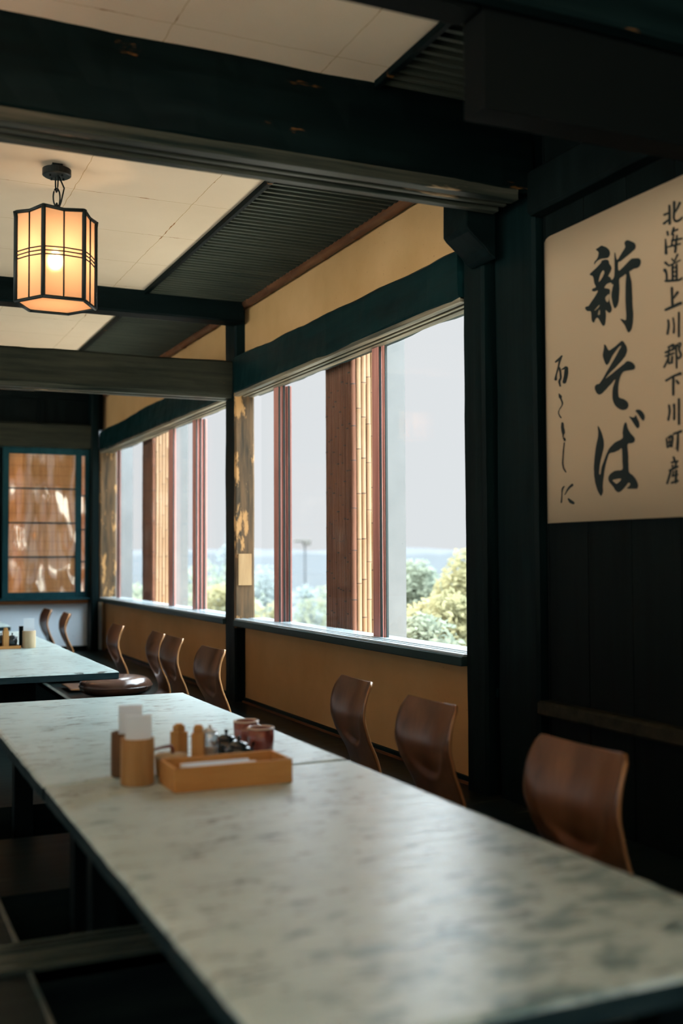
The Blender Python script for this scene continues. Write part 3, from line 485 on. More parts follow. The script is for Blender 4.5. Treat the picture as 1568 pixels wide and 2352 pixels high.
COLUMN = [[[(713,2061),(719,2061),(726,2061),(734,2061),(740,2062),(742,2063),(742,2065),(740,2068),(736,2069),(730,2069),(722,2069),(714,2069),(709,2069),(706,2068),(706,2065),(709,2062)]],[[(730,2089),(730,2077),(730,2060),(729,2043),(729,2031),(731,2027),(735,2025),(740,2025),(742,2027),(742,2039),(742,2057),(742,2074),(741,2086),(740,2089),(736,2091),(732,2091)]],[[(712,2033),(717,2034),(725,2037),(732,2039),(737,2041),(739,2042),(738,2045),(735,2047),(732,2047),(726,2046),(718,2044),(711,2042),(705,2041),(703,2039),(704,2036),(708,2033)]],[[(751,2094),(751,2089),(751,2082),(751,2075),(751,2068),(750,2061),(750,2055),(749,2049),(749,2043),(751,2038),(753,2034),(756,2030),(761,2026),(767,2024),(773,2023),(778,2023),(783,2024),(788,2025),(792,2027),(795,2029),(797,2030),(798,2032),(796,2034),(793,2036),(790,2036),(788,2035),(784,2034),(781,2032),(778,2032),(774,2032),(770,2032),(767,2032),(765,2033),(764,2034),(763,2035),(761,2038),(760,2041),(760,2046),(761,2051),(762,2058),(763,2064),(763,2071),(763,2079),(764,2086),(764,2090),(762,2094),(758,2097),(753,2097)]],[[(778,2086),(775,2081),(769,2074),(764,2067),(761,2062),(760,2060),(762,2058),(765,2057),(767,2058),(771,2062),(778,2068),(784,2075),(788,2079),(789,2082),(786,2085),(781,2087)]],[[(719,2006),(719,2004),(720,2001),(721,1998),(722,1995),(724,1992),(728,1991),(731,1992),(732,1994),(732,1996),(731,1999),(731,2003),(730,2005),(728,2008),(723,2010),(720,2009)]],[[(711,1985),(711,1975),(710,1962),(710,1949),(709,1940),(712,1935),(717,1933),(722,1933),(724,1936),(723,1946),(722,1959),(720,1973),(719,1983),(718,1985),(715,1987),(712,1986)]],[[(749,2012),(747,2009),(744,2003),(742,1998),(740,1994),(740,1991),(743,1989),(747,1988),(750,1990),(752,1993),(754,1998),(757,2004),(759,2007),(759,2010),(756,2013),(751,2014)]],[[(769,2004),(765,2004),(759,2003),(753,2002),(749,2001),(747,2000),(748,1998),(750,1996),(752,1996),(757,1996),(763,1997),(769,1997),(773,1997),(776,1999),(775,2001),(772,2004)]],[[(750,1991),(747,1984),(743,1974),(739,1963),(736,1956),(737,1953),(740,1951),(743,1951),(745,1952),(748,1960),(751,1970),(755,1981),(757,1988),(756,1990),(754,1992),(751,1992)]],[[(745,1968),(755,1967),(768,1965),(782,1964),(791,1963),(794,1963),(795,1966),(793,1968),(789,1970),(780,1971),(766,1973),(753,1975),(743,1976),(740,1975),(739,1972),(741,1969)]],[[(763,1983),(761,1973),(757,1958),(754,1944),(752,1934),(753,1930),(757,1927),(761,1927),(764,1929),(766,1940),(768,1955),(771,1970),(772,1980),(771,1983),(768,1985),(765,1985)]],[[(727,1953),(739,1952),(755,1951),(771,1949),(782,1948),(785,1949),(786,1951),(784,1954),(780,1955),(769,1956),(753,1957),(737,1958),(725,1959),(723,1958),(722,1956),(724,1954)]],[[(746,1954),(749,1952),(753,1948),(758,1943),(761,1941),(764,1939),(767,1939),(768,1941),(767,1943),(764,1946),(760,1950),(756,1955),(753,1957),(750,1959),(746,1959),(745,1957)]],[[(708,1906),(711,1904),(715,1901),(719,1898),(721,1896),(725,1894),(728,1894),(729,1896),(728,1899),(726,1901),(723,1904),(720,1908),(718,1910),(713,1913),(708,1913),(706,1910)]],[[(702,1883),(704,1881),(707,1879),(709,1876),(711,1873),(712,1868),(712,1862),(712,1857),(712,1853),(714,1850),(718,1848),(722,1848),(723,1850),(723,1854),(723,1860),(723,1866),(722,1872),(721,1877),(720,1881),(718,1884),(717,1886),(712,1890),(705,1891),(701,1888)]],[[(712,1845),(723,1842),(740,1839),(757,1836),(771,1834),(780,1834),(786,1836),(789,1837),(791,1838),(793,1840),(792,1842),(789,1844),(786,1844),(783,1844),(780,1843),(776,1842),(769,1842),(757,1844),(740,1848),(723,1851),(711,1853),(707,1853),(706,1850),(708,1847)]],[[(739,1912),(741,1910),(744,1907),(746,1904),(748,1902),(751,1900),(754,1900),(755,1901),(755,1904),(753,1906),(750,1909),(748,1912),(746,1914),(743,1916),(740,1916),(739,1914)]],[[(765,1923),(762,1920),(759,1915),(756,1911),(753,1907),(753,1905),(755,1903),(759,1902),(761,1903),(763,1906),(767,1911),(771,1915),(774,1918),(774,1921),(771,1923),(767,1924)]],[[(729,1891),(740,1892),(756,1894),(771,1895),(782,1897),(784,1898),(784,1900),(781,1902),(778,1902),(768,1901),(752,1900),(737,1898),(726,1897),(724,1896),(724,1894),(726,1892)]],[[(740,1893),(739,1884),(739,1871),(739,1858),(739,1849),(740,1846),(744,1844),(748,1844),(750,1846),(750,1855),(750,1868),(750,1882),(751,1891),(749,1894),(745,1896),(741,1896)]],[[(759,1891),(758,1881),(758,1868),(758,1854),(757,1844),(759,1841),(763,1839),(767,1839),(768,1842),(769,1851),(769,1865),(769,1879),(769,1888),(768,1891),(764,1893),(760,1893)]],[[(746,1881),(749,1880),(754,1880),(759,1879),(763,1879),(766,1879),(767,1881),(765,1883),(762,1885),(758,1885),(753,1886),(748,1887),(744,1887),(741,1887),(741,1884),(742,1882)]],[[(745,1867),(749,1866),(754,1866),(759,1865),(763,1864),(765,1865),(766,1867),(765,1869),(761,1871),(758,1871),(753,1872),(748,1872),(744,1873),(741,1872),(740,1870),(742,1868)]],[[(745,1852),(748,1852),(754,1851),(759,1851),(762,1850),(765,1851),(766,1853),(764,1855),(761,1857),(758,1857),(752,1858),(747,1858),(744,1859),(741,1858),(740,1856),(742,1854)]],[[(734,1821),(734,1809),(735,1790),(735,1772),(736,1760),(738,1756),(742,1754),(746,1755),(748,1757),(748,1770),(747,1788),(747,1806),(747,1819),(745,1822),(740,1824),(736,1824)]],[[(761,1804),(757,1801),(751,1795),(746,1790),(742,1787),(741,1785),(743,1782),(746,1781),(749,1782),(754,1784),(760,1789),(767,1793),(772,1796),(773,1799),(770,1803),(765,1805)]],[[(712,1751),(726,1752),(748,1754),(769,1756),(783,1757),(787,1759),(787,1763),(782,1767),(776,1768),(763,1767),(742,1764),(721,1762),(707,1760),(704,1758),(704,1755),(707,1752)]],[[(716,1721),(716,1718),(717,1713),(718,1708),(717,1703),(716,1697),(714,1689),(712,1683),(711,1678),(712,1675),(715,1673),(719,1673),(722,1675),(723,1679),(725,1686),(727,1694),(728,1700),(728,1706),(727,1712),(726,1717),(725,1720),(723,1722),(720,1724),(717,1723)]],[[(739,1722),(740,1718),(741,1711),(742,1704),(743,1697),(743,1691),(742,1685),(741,1680),(740,1676),(742,1673),(745,1671),(749,1671),(751,1674),(751,1677),(752,1683),(752,1689),(752,1696),(752,1703),(750,1710),(749,1717),(748,1721),(747,1724),(743,1725),(740,1724)]],[[(765,1736),(765,1720),(764,1697),(763,1675),(763,1659),(764,1656),(768,1655),(772,1655),(774,1657),(774,1673),(774,1695),(775,1718),(775,1733),(774,1736),(770,1738),(767,1738)]],[[(709,1614),(717,1615),(729,1617),(741,1619),(749,1620),(751,1622),(751,1624),(749,1627),(745,1627),(737,1626),(725,1624),(712,1623),(704,1622),(701,1620),(701,1617),(704,1615)]],[[(722,1629),(727,1631),(734,1633),(741,1634),(742,1634),(740,1635),(739,1630),(737,1626),(736,1622),(736,1619),(739,1617),(743,1617),(745,1619),(747,1622),(749,1627),(750,1633),(747,1639),(738,1641),(730,1639),(722,1637),(717,1636),(714,1634),(715,1632),(718,1630)]],[[(708,1603),(715,1603),(726,1604),(737,1605),(745,1606),(748,1607),(748,1610),(745,1612),(742,1613),(734,1612),(723,1611),(712,1610),(704,1609),(702,1608),(702,1606),(704,1603)]],[[(718,1633),(718,1627),(717,1618),(716,1608),(714,1600),(710,1593),(704,1585),(698,1578),(694,1574),(694,1571),(697,1569),(701,1568),(703,1569),(707,1574),(713,1581),(719,1589),(723,1597),(725,1606),(726,1616),(726,1625),(727,1631),(726,1634),(723,1635),(719,1635)]],[[(714,1601),(714,1597),(715,1591),(716,1585),(716,1581),(718,1579),(722,1578),(725,1578),(726,1580),(725,1584),(724,1590),(724,1596),(723,1600),(721,1603),(718,1604),(715,1603)]],[[(732,1601),(731,1597),(730,1592),(729,1586),(728,1582),(729,1579),(733,1577),(737,1577),(739,1580),(740,1583),(741,1589),(742,1595),(742,1598),(741,1601),(738,1603),(734,1603)]],[[(722,1576),(725,1577),(730,1577),(735,1577),(738,1577),(741,1578),(741,1581),(739,1583),(735,1584),(732,1584),(728,1583),(723,1583),(720,1583),(717,1582),(717,1580),(719,1577)]],[[(750,1634),(750,1619),(751,1597),(751,1576),(752,1561),(753,1558),(756,1557),(759,1558),(760,1560),(760,1574),(760,1596),(760,1617),(760,1632),(758,1635),(755,1636),(751,1636)]],[[(759,1627),(763,1629),(769,1630),(774,1632),(770,1634),(768,1635),(767,1630),(764,1625),(763,1618),(765,1612),(768,1606),(770,1601),(771,1598),(770,1596),(767,1594),(765,1592),(765,1592),(766,1592),(764,1594),(762,1598),(760,1601),(758,1602),(756,1603),(754,1602),(754,1600),(755,1598),(756,1594),(758,1589),(764,1585),(770,1586),(776,1588),(780,1591),(782,1596),(781,1602),(778,1607),(774,1613),(773,1617),(774,1621),(777,1626),(780,1631),(779,1638),(769,1640),(762,1638),(757,1635),(753,1634),(751,1632),(752,1629),(756,1627)]],[[(710,1523),(716,1525),(724,1527),(732,1530),(741,1532),(750,1533),(760,1534),(768,1534),(775,1534),(779,1536),(779,1540),(775,1544),(770,1545),(764,1544),(755,1542),(745,1541),(736,1539),(727,1537),(718,1534),(710,1532),(704,1531),(701,1529),(702,1526),(706,1523)]],[[(734,1532),(734,1521),(733,1505),(733,1489),(733,1478),(734,1475),(739,1473),(743,1474),(744,1477),(745,1487),(745,1503),(746,1519),(746,1530),(744,1533),(740,1535),(736,1534)]],[[(750,1519),(751,1517),(753,1513),(756,1510),(757,1508),(761,1506),(766,1506),(769,1509),(768,1512),(766,1514),(763,1517),(760,1520),(757,1522),(754,1523),(751,1523),(749,1521)]],[[(713,1446),(713,1442),(714,1437),(715,1431),(715,1425),(714,1419),(712,1412),(709,1405),(708,1401),(709,1398),(712,1396),(717,1396),(719,1398),(720,1402),(722,1409),(724,1416),(726,1423),(726,1430),(725,1436),(724,1442),(723,1446),(721,1448),(717,1450),(714,1449)]],[[(735,1446),(735,1442),(736,1436),(737,1430),(737,1424),(736,1418),(736,1410),(735,1404),(735,1399),(737,1396),(740,1394),(745,1395),(746,1398),(747,1402),(747,1409),(747,1416),(747,1423),(747,1429),(747,1436),(747,1441),(747,1445),(745,1448),(741,1449),(737,1448)]],[[(758,1460),(757,1444),(757,1421),(756,1398),(756,1382),(757,1378),(762,1377),(766,1378),(768,1380),(768,1396),(768,1419),(769,1443),(769,1458),(768,1461),(764,1463),(760,1463)]],[[(699,1338),(700,1333),(701,1325),(702,1317),(703,1312),(705,1309),(709,1308),(712,1309),(713,1312),(712,1317),(711,1325),(710,1333),(709,1338),(707,1340),(704,1341),(700,1341)]],[[(707,1336),(712,1338),(721,1341),(727,1343),(726,1344),(726,1340),(725,1331),(723,1320),(722,1313),(723,1311),(726,1309),(730,1309),(732,1311),(733,1318),(736,1329),(738,1339),(736,1348),(724,1351),(715,1348),(707,1344),(702,1342),(700,1340),(701,1338),(703,1336)]],[[(709,1311),(713,1311),(719,1311),(725,1311),(729,1311),(732,1312),(733,1314),(731,1317),(728,1318),(724,1318),(718,1317),(712,1317),(708,1317),(705,1316),(704,1314),(706,1312)]],[[(714,1341),(714,1336),(714,1327),(714,1319),(714,1314),(715,1312),(718,1310),(720,1311),(721,1313),(722,1318),(722,1327),(722,1335),(722,1341),(721,1343),(718,1344),(716,1343)]],[[(706,1325),(711,1325),(719,1326),(726,1326),(731,1327),(733,1328),(734,1329),(732,1331),(730,1331),(725,1331),(717,1330),(710,1330),(705,1330),(703,1329),(702,1327),(704,1325)]],[[(739,1348),(746,1349),(756,1350),(766,1351),(773,1352),(777,1354),(777,1358),(774,1361),(769,1361),(762,1360),(752,1358),(742,1357),(735,1355),(732,1354),(732,1351),(735,1349)]],[[(752,1353),(750,1340),(748,1323),(746,1305),(744,1295),(751,1295),(751,1296),(748,1301),(746,1305),(744,1307),(741,1307),(738,1306),(738,1304),(739,1300),(741,1294),(746,1288),(757,1292),(759,1303),(761,1321),(761,1339),(762,1351),(761,1354),(757,1355),(754,1355)]],[[(730,1277),(731,1274),(733,1269),(734,1265),(735,1261),(738,1259),(742,1258),(746,1260),(747,1263),(745,1266),(744,1270),(742,1275),(740,1278),(738,1280),(734,1281),(731,1280)]],[[(727,1258),(732,1258),(740,1259),(749,1259),(754,1260),(757,1261),(758,1264),(756,1266),(752,1267),(747,1266),(738,1266),(730,1265),(725,1265),(721,1263),(721,1261),(723,1259)]],[[(724,1252),(725,1250),(725,1247),(726,1244),(727,1241),(729,1239),(732,1238),(735,1240),(736,1242),(735,1244),(734,1247),(733,1250),(733,1253),(731,1255),(728,1255),(725,1254)]],[[(742,1259),(741,1256),(738,1251),(735,1246),(733,1242),(733,1240),(736,1238),(739,1238),(741,1240),(743,1243),(746,1248),(749,1253),(752,1256),(751,1258),(749,1260),(745,1261)]],[[(718,1233),(725,1235),(737,1238),(748,1241),(755,1243),(758,1245),(757,1248),(755,1250),(751,1250),(743,1248),(732,1245),(721,1242),(714,1240),(711,1238),(711,1235),(714,1233)]],[[(717,1237),(713,1229),(708,1218),(703,1206),(699,1198),(699,1195),(702,1193),(706,1193),(709,1195),(712,1203),(718,1215),(723,1227),(727,1235),(726,1237),(723,1239),(720,1239)]],[[(730,1234),(729,1230),(727,1225),(725,1221),(724,1217),(724,1215),(727,1214),(729,1214),(731,1215),(733,1219),(735,1224),(737,1229),(738,1232),(737,1234),(735,1235),(732,1235)]],[[(741,1235),(740,1227),(739,1216),(737,1205),(737,1197),(738,1194),(742,1192),(746,1193),(748,1196),(749,1203),(750,1215),(751,1226),(752,1233),(751,1236),(747,1238),(743,1237)]],[[(732,1215),(736,1216),(742,1217),(748,1217),(752,1218),(755,1219),(755,1222),(753,1224),(749,1224),(745,1224),(739,1223),(734,1222),(730,1221),(727,1220),(727,1218),(729,1216)]],[[(725,1193),(731,1194),(739,1195),(748,1196),(753,1197),(757,1199),(757,1202),(754,1204),(750,1205),(744,1204),(736,1202),(728,1201),(723,1200),(720,1198),(719,1196),(722,1193)]]]
# ================================================================ OUTSIDE
def bamboo_pole(x, y, z0, z1, r, mt, nm, seed, parent):
    rnd = random.Random(seed); bm = bmesh.new(); pts = []; rr = []; z = z0-rnd.random()*.3; lx = rnd.uniform(-1, 1)*.003
    while z < z1:
        L = rnd.uniform(.20, .30)
        for dz, f in ((0, 1.10), (.006, 1.0), (L*.5, .965), (L-.006, 1.0)):
            if z0 <= z+dz <= z1: pts.append((x+lx*sin(z*3), y+lx*cos(z*2), z+dz)); rr.append(r*f)
        z += L
    tube(bm, pts, rr, 10)
    me = link('bamboo_pole', bm, [mt, nm], parent, smooth=True)
    k = 10
    for i, f_ in enumerate(me.data.polygons):
        seg = i//k
        if seg < len(rr)-1 and rr[seg] > r*1.05: f_.material_index = 1
    return me
def pier(y0, y1, label, near_face=2.77, seed=0):
    e_ = empty('concrete_pier', (2.63, y0, -1.2), label, 'pillar', 'concrete window piers clad in bamboo')
    H1 = 4.2
    bx('pier_core', (.032, .36, .03, y1-y0, 0, H1), concrete, e_)
    n_ = 12; r = (y1-y0)/n_/2
    for i in range(n_): bamboo_pole(.014, r+i*2*r, 0, H1, r*1.0, bam_dk, node_d, seed+i, e_)
    for i in range(5): bamboo_pole(.014+r+.0155+i*.0315, .014, 0, H1, .0157, bam_lt, node_m, seed+50+i, e_)
pier(5.66, 6.05, 'concrete pier clad in bamboo poles outside the near windows', seed=1)
pier(10.2, 10.6, 'concrete pier clad in bamboo poles outside the far windows', seed=100)
tag(bx('concrete_pier', (2.63, 2.99, 12.5, 12.9, -1.2, 3.0), concrete), 'plain concrete pier seen past the far end window', 'pillar')
GZ = -6.0
bm = bmesh.new(); box(bm, -20, 900, -300, 1500, GZ-.2, GZ); struct(link('ground', bm, ground_m))
struct(bx('building_base', (-3.4, 2.55, -1.8, 11.6, GZ, -.43), concrete)); bpy.data.objects['building_base'].name = 'wall_outside_base'
def at(az, D): return D*sin(radians(az)), D*cos(radians(az))
def crown(r, h, n_, size, shape, seed):
    rnd = random.Random(seed); bm = bmesh.new()
    cl = [(rnd.uniform(-1, 1), rnd.uniform(-1, 1), rnd.random()) for _ in range(34)]+[(0, 0, .90), (.05, 0, .97), (0, .1, .8)]
    k = 0
    while k < n_:
        c = rnd.choice(cl); a = Vector((c[0]+rnd.gauss(0, .16), c[1]+rnd.gauss(0, .16), c[2]+rnd.gauss(0, .07)))
        R_ = max(0, 1-a.z)**.7+.05 if shape == 'cone' else math.sqrt(max(0, 1-(2*a.z-1)**2))
        if not 0 <= a.z <= 1.02 or hypot(a.x, a.y) > R_+.08: continue
        p = Vector((a.x*r, a.y*r, a.z*h)); u = Vector((rnd.gauss(0, 1), rnd.gauss(0, 1), rnd.gauss(0, .7))).normalized()
        v = u.cross(Vector((rnd.gauss(0, 1), rnd.gauss(0, 1), rnd.gauss(0, 1)))).normalized(); s = size*rnd.uniform(.6, 1.3)
        vs = [bm.verts.new(p+u*s), bm.verts.new(p+v*s*.5), bm.verts.new(p-u*s), bm.verts.new(p-v*s*.5)]
        bm.faces.new(vs); k += 1
    return bm
def tree(az, D, toppy, r, h, mt, label, shape='round', seed=1, n_=2600, lean=0):
    x, y = at(az, D); top = CAMZ+D*(1281-toppy)/2495*1.0
    e_ = empty('tree', (x, y, GZ), label, 'tree', 'trees outside the windows')
    z0 = top-h-GZ
    cb = crown(r, h, n_, .020+.0016*D, shape, seed)
    for v in cb.verts: v.co.z += z0; v.co.x += lean*(v.co.z-z0)
    # a dark inner mass keeps the crown from being see-through
    link('foliage', cb, mt, e_)
    bm = bmesh.new(); zt = z0+h*.8
    tube(bm, [(0, 0, 0), (.05*r, 0, z0*.5), (0, 0, z0), (lean*h*.8, 0, zt)], [.16, .13, .10, .03], 7); link('trunk', bm, bark, e_, smooth=True)
tree(28.25, 15, 1303, 1.3, 3.4, leaf_g, 'hazy grey green tree beside the concrete pier in the nearest pane', 'cone', 3, 16000)
tree(30.9, 13, 1282, 1.2, 3.6, leaf_y, 'yellow green tree at the right edge of the nearest pane', 'cone', 5, 16000)
tree(29.9, 10.5, 1372, .8, 2.4, leaf_y, 'bright yellow bushy tree low in the nearest pane', 'round', 7, 9000)
tree(28.6, 9.5, 1420, .6, 2.0, leaf_g, 'low grey green bush at the foot of the nearest pane', 'round', 8, 7000)
tree(22.4, 30, 1352, 1.0, 4.5, leaf_b, 'blue grey bush left of the dark bamboo cladding', 'round', 9, 5000)
tree(23.6, 27, 1350, 1.2, 4.5, leaf_g, 'olive grey bush partly behind the dark bamboo cladding', 'round', 10, 5000)
tree(20.3, 25, 1312, 1.7, 4.6, leaf_b, 'blue green tree filling the narrow pane by the square post', 'cone', 11, 7000)
tree(20.9, 22, 1390, .6, 3.0, leaf_y, 'small yellow green bush by the red brown sash stiles', 'round', 12, 3000)
tree(17.75, 26, 1216, .5, 3.4, leaf_b, 'thin leaning evergreen rising above the others left of the square post', 'cone', 13, 900, .10)
tree(17.3, 22, 1300, 1.6, 4.5, leaf_g, 'wide pale green tree left of the square post', 'round', 14, 7000)
tree(18.3, 20, 1345, .9, 3.0, leaf_y, 'yellowish bush low beside the square post', 'round', 15, 4000)
tree(16.2, 28, 1312, .9, 4.5, leaf_b, 'bluish tree in the thin gap of the far windows', 'cone', 16, 4000)
tree(13.7, 30, 1345, 1.6, 3.6, leaf_g, 'hazy green tree seen through the farthest gap', 'round', 17, 5000)
x, y = at(22.4, 60); e_ = empty('lamp_mast', (x, y, GZ), 'faint distant floodlight mast in the middle pane', 'lamp post')
bm = bmesh.new(); tube(bm, [(0, 0, 0), (0, 0, 7.7)], [.09, .05], 8); link('pole', bm, hill_m, e_)
bm = bmesh.new(); box(bm, -.62, .35, -.1, .1, 7.72, 7.86); box(bm, -.1, .3, -.15, .15, 7.55, 7.75); link('lamp_head', bm, bark, e_, bevel=.03)
for (D, hh, mt, nm, lab) in ((420, 7.5, hill_m, 0, 'low hazy ridge on the horizon'), (700, 11, hill2_m, 1, 'farther paler ridge on the horizon')):
    bm = bmesh.new(); prev = None
    for i in range(60):
        az = 4+i*.75; x, y = at(az, D); z = GZ+hh+hh*.25*noise.noise(Vector((i*.21+nm*5, 0, 0)))+hh*.12*noise.noise(Vector((i*.9, nm, 0)))
        x2, y2 = at(az, D+60)
        cur = [bm.verts.new((x, y, GZ)), bm.verts.new((x*1.02, y*1.02, z)), bm.verts.new((x2, y2, GZ))]
        if prev:
            bm.faces.new((prev[0], cur[0], cur[1], prev[1])); bm.faces.new((prev[1], cur[1], cur[2], prev[2]))
        prev = cur
    struct(link('hill', bm, mt), lab)

# ================================================================ TABLES
table_near = table_m.copy(); table_near.name = 'scrubbed_table_wood_reflect_blue'
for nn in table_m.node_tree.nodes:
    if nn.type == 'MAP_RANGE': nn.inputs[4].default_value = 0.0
def table(x0, x1, y0, y1, label, group, legs, seed, mt, t=.045, H=.35):
    cx, cy = (x0+x1)/2, (y0+y1)/2; W, L = (x1-x0)/2, (y1-y0)/2
    e_ = empty('low_table', (cx, cy, 0), label, 'table', group)
    bm = bmesh.new(); rnd = random.Random(seed); per = []
    nx, ny = 26, 46
    def wob(p, q): return .004*noise.noise(Vector((p*5+seed, q*5, 0)))+.003*noise.noise(Vector((p*17, q*17, seed)))
    for i in range(nx): per.append((-W+2*W*i/nx, -L, 0, -1))
    for i in range(ny): per.append((W, -L+2*L*i/ny, 1, 0))
    for i in range(nx): per.append((W-2*W*i/nx, L, 0, 1))
    for i in range(ny): per.append((-W, L-2*L*i/ny, -1, 0))
    rings = []
    for (dz, ins) in ((H-t, .006), (H-t+.004, 0), (H-.008, .0), (H-.002, .003), (H, .010)):
        r = []
        for (x, y, nx_, ny_) in per:
            o_ = ins+wob(x+dz*3, y)
            r.append((x*(1-ins/W)-nx_*o_*.7, y*(1-ins/L)-ny_*o_*.7, dz))
        rings.append(r)
    vr = [[bm.verts.new(p) for p in r] for r in rings]; k = len(per)
    for ri, (a, b_) in enumerate(zip(vr, vr[1:])):
        for i in range(k):
            f = bm.faces.new((a[i], a[(i+1) % k], b_[(i+1) % k], b_[i])); f.material_index = 1 if ri < 2 else 0
    bm.faces.new(vr[0][::-1]).material_index = 1; bm.faces.new(vr[-1]).material_index = 0
    link('tabletop', bm, [mt, edge_m], e_)
    for (lx0, lx1, ly0, ly1) in legs:
        inpit = -.40
        bm = bmesh.new(); box(bm, lx0-cx, lx1-cx, ly0-cy, ly1-cy, inpit, H-t+.001); link('leg', bm, blackwood, e_, bevel=.004)
    return e_
G = 'long low tables with pale scrubbed tops'
table(.487, 1.392, 1.272, 3.033, 'nearest low table with pale scrubbed top and painted blue grey reflections', G,
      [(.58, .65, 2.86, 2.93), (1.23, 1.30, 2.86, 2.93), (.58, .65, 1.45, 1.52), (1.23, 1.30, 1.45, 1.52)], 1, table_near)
table(.485, 1.395, 3.051, 4.85, 'second low table, pushed end to end behind the nearest one', G,
      [(.58, .65, 3.10, 3.17), (1.23, 1.30, 3.10, 3.17), (.58, .65, 4.31, 4.38), (1.23, 1.30, 4.31, 4.38)], 2, table_m)
table(.43, 1.338, 5.90, 7.66, 'third low table with thick dark cut end facing the camera', G,
      [(.60, .93, 6.10, 6.16), (.60, .93, 7.42, 7.48)], 3, table_m)
table(.43, 1.345, 7.668, 9.45, 'fourth low table, end to end beyond the table with bamboo cup', G,
      [(.60, .93, 7.85, 7.91), (.60, .93, 9.2, 9.26)], 4, table_m)
e5 = table(.43, 1.33, 10.2, 11.0, 'farthest table, only its dark corner showing at the left edge', G,
      [], 5, table_m)
for lx in (-.36, .30):
    for ly in (-.33, .27): bx('leg', (lx, lx+.06, ly, ly+.06, 0, .306), blackwood, e5)

# ================================================================ LEGLESS CHAIRS
PROF = [(.051, .472), (.037, .435), (.018, .385), (.003, .335), (0, .30), (.009, .255), (.028, .21), (.050, .165), (.068, .115), (.074, .07), (.055, .034), (.02, .014), (-.05, .008), (-.14, .010), (-.24, .014), (-.34, .016)]
def cr_(P, t):
    n_ = len(P)-1; i = min(int(t*n_), n_-1); u = t*n_-i
    a, b_, c, d = P[max(i-1, 0)], P[i], P[i+1], P[min(i+2, n_)]
    return tuple(.5*((2*b_[k])+(c[k]-a[k])*u+(2*a[k]-5*b_[k]+4*c[k]-d[k])*u*u+(3*b_[k]-a[k]-3*c[k]+d[k])*u**3) for k in range(len(b_)))
def lerp_table(T, x):
    for (a, va), (b_, vb) in zip(T, T[1:]):
        if x <= b_:
            u = (x-a)/(b_-a); u = max(0, min(1, u)); u = u*u*(3-2*u); return va+(vb-va)*u
    return T[-1][1]
WID = [(v,) for v in (.186, .191, .196, .199, .199, .194, .184, .174, .168, .166, .172, .184, .195, .20, .20, .19)]
NT, NU = 96, 26
def shell(t0, t1):
    bm = bmesh.new(); rows = []
    i0, i1 = int(t0*NT), int(t1*NT)
    for i in range(i0, i1+1):
        t = i/NT; px, pz = cr_(PROF, t); qx, qz = cr_(PROF, min(t+.01, 1)) if t < .99 else (px-.01, pz)
        tx, tz = qx-px, qz-pz; L = hypot(tx, tz) or 1; nx, nz = tz/L, -tx/L      # faces the sitter (-x) on the back
        hw = cr_(WID, t)[0]; row = []
        for j in range(NU+1):
            u = -1+2*j/NU; ue = u
            zz = pz
            # rounded top corners
            drop = 0
            if t < .08:
                k = max(0, abs(u)-.86)/.14; lim = .018*(1-math.sqrt(max(0, 1-k*k)))
                drop = lim*(1-t/.08)
            zarc = .190+.10*(abs(u)**2.0)-.03*abs(u)**6
            S = max(0, min(1, (pz-zarc)/(.020+.13*abs(u)**2.5))); S = S*S*(3-2*S)
            off = .024*(abs(u)**2.2)*S-.014*S*(1-u*u)+.009*(1-S)*(1-u*u)                      # dished above the arc, flatter below
            if pz < .02: off = .006*(1-u*u)
            row.append(bm.verts.new((px+nx*off, u*hw, pz+nz*off-drop)))
        rows.append(row)
    for a, b_ in zip(rows, rows[1:]):
        for j in range(NU): bm.faces.new((a[j], b_[j], b_[j+1], a[j+1]))
    return bm
def shell_obj(name, t0, t1, parent):
    o_ = link(name, shell(t0, t1), [chair_m, chair_e], parent, smooth=True)
    md = o_.modifiers.new('ply', 'SOLIDIFY'); md.thickness = .011; md.offset = -1; md.material_offset_rim = 1; md.use_rim = True
    return o_
def chair0(label, loc, rz):
    e_ = empty('legless_chair', loc, label, 'chair', 'legless bentwood floor chairs', rz); e_.scale = (1, .97, .955)
    b_ = shell_obj('backrest', 0, .667, e_); s_ = shell_obj('seat', .667, 1, e_)
    return e_
spots = [(1.695, 2.33, 2, 'legless brown wooden chair nearest the camera, in the shade under the poster'),
         (1.815, 3.34, 3, 'legless wooden chair with a white glint on its top, left of the slim window post'),
         (1.865, 4.07, -2, 'legless wooden chair against the ochre wall, left of the white glinting one'),
         (1.80, 5.79, 4, 'legless wooden chair with dark streaked back in front of the square post'),
         (1.83, 6.68, 1, 'legless wooden chair half hiding another, left of the square post'),
         (1.84, 7.12, -2, 'legless wooden chair partly hidden behind the next one'),
         (1.785, 8.07, 0, 'legless wooden chair behind the round leather cushion'),
         (1.755, 10.0, -2, 'thin edge-on legless chair, right one of two by the white end wall'),
         (1.725, 10.85, 2, 'legless chair against the white end wall, left one of two')]
proto = None
for x, y, a, lab in spots:
    if proto is None: proto = chair0(lab, (x, y, .012), radians(a)); first = proto
    else:
        c_ = copy_tree(proto); c_.location = (x, y, .012); c_.rotation_euler = (0, 0, radians(a)); c_['label'] = lab; c_.scale.y *= {3.34: .92, 4.07: .91}.get(y, 1)

first.scale = (1.02, .97, .985)
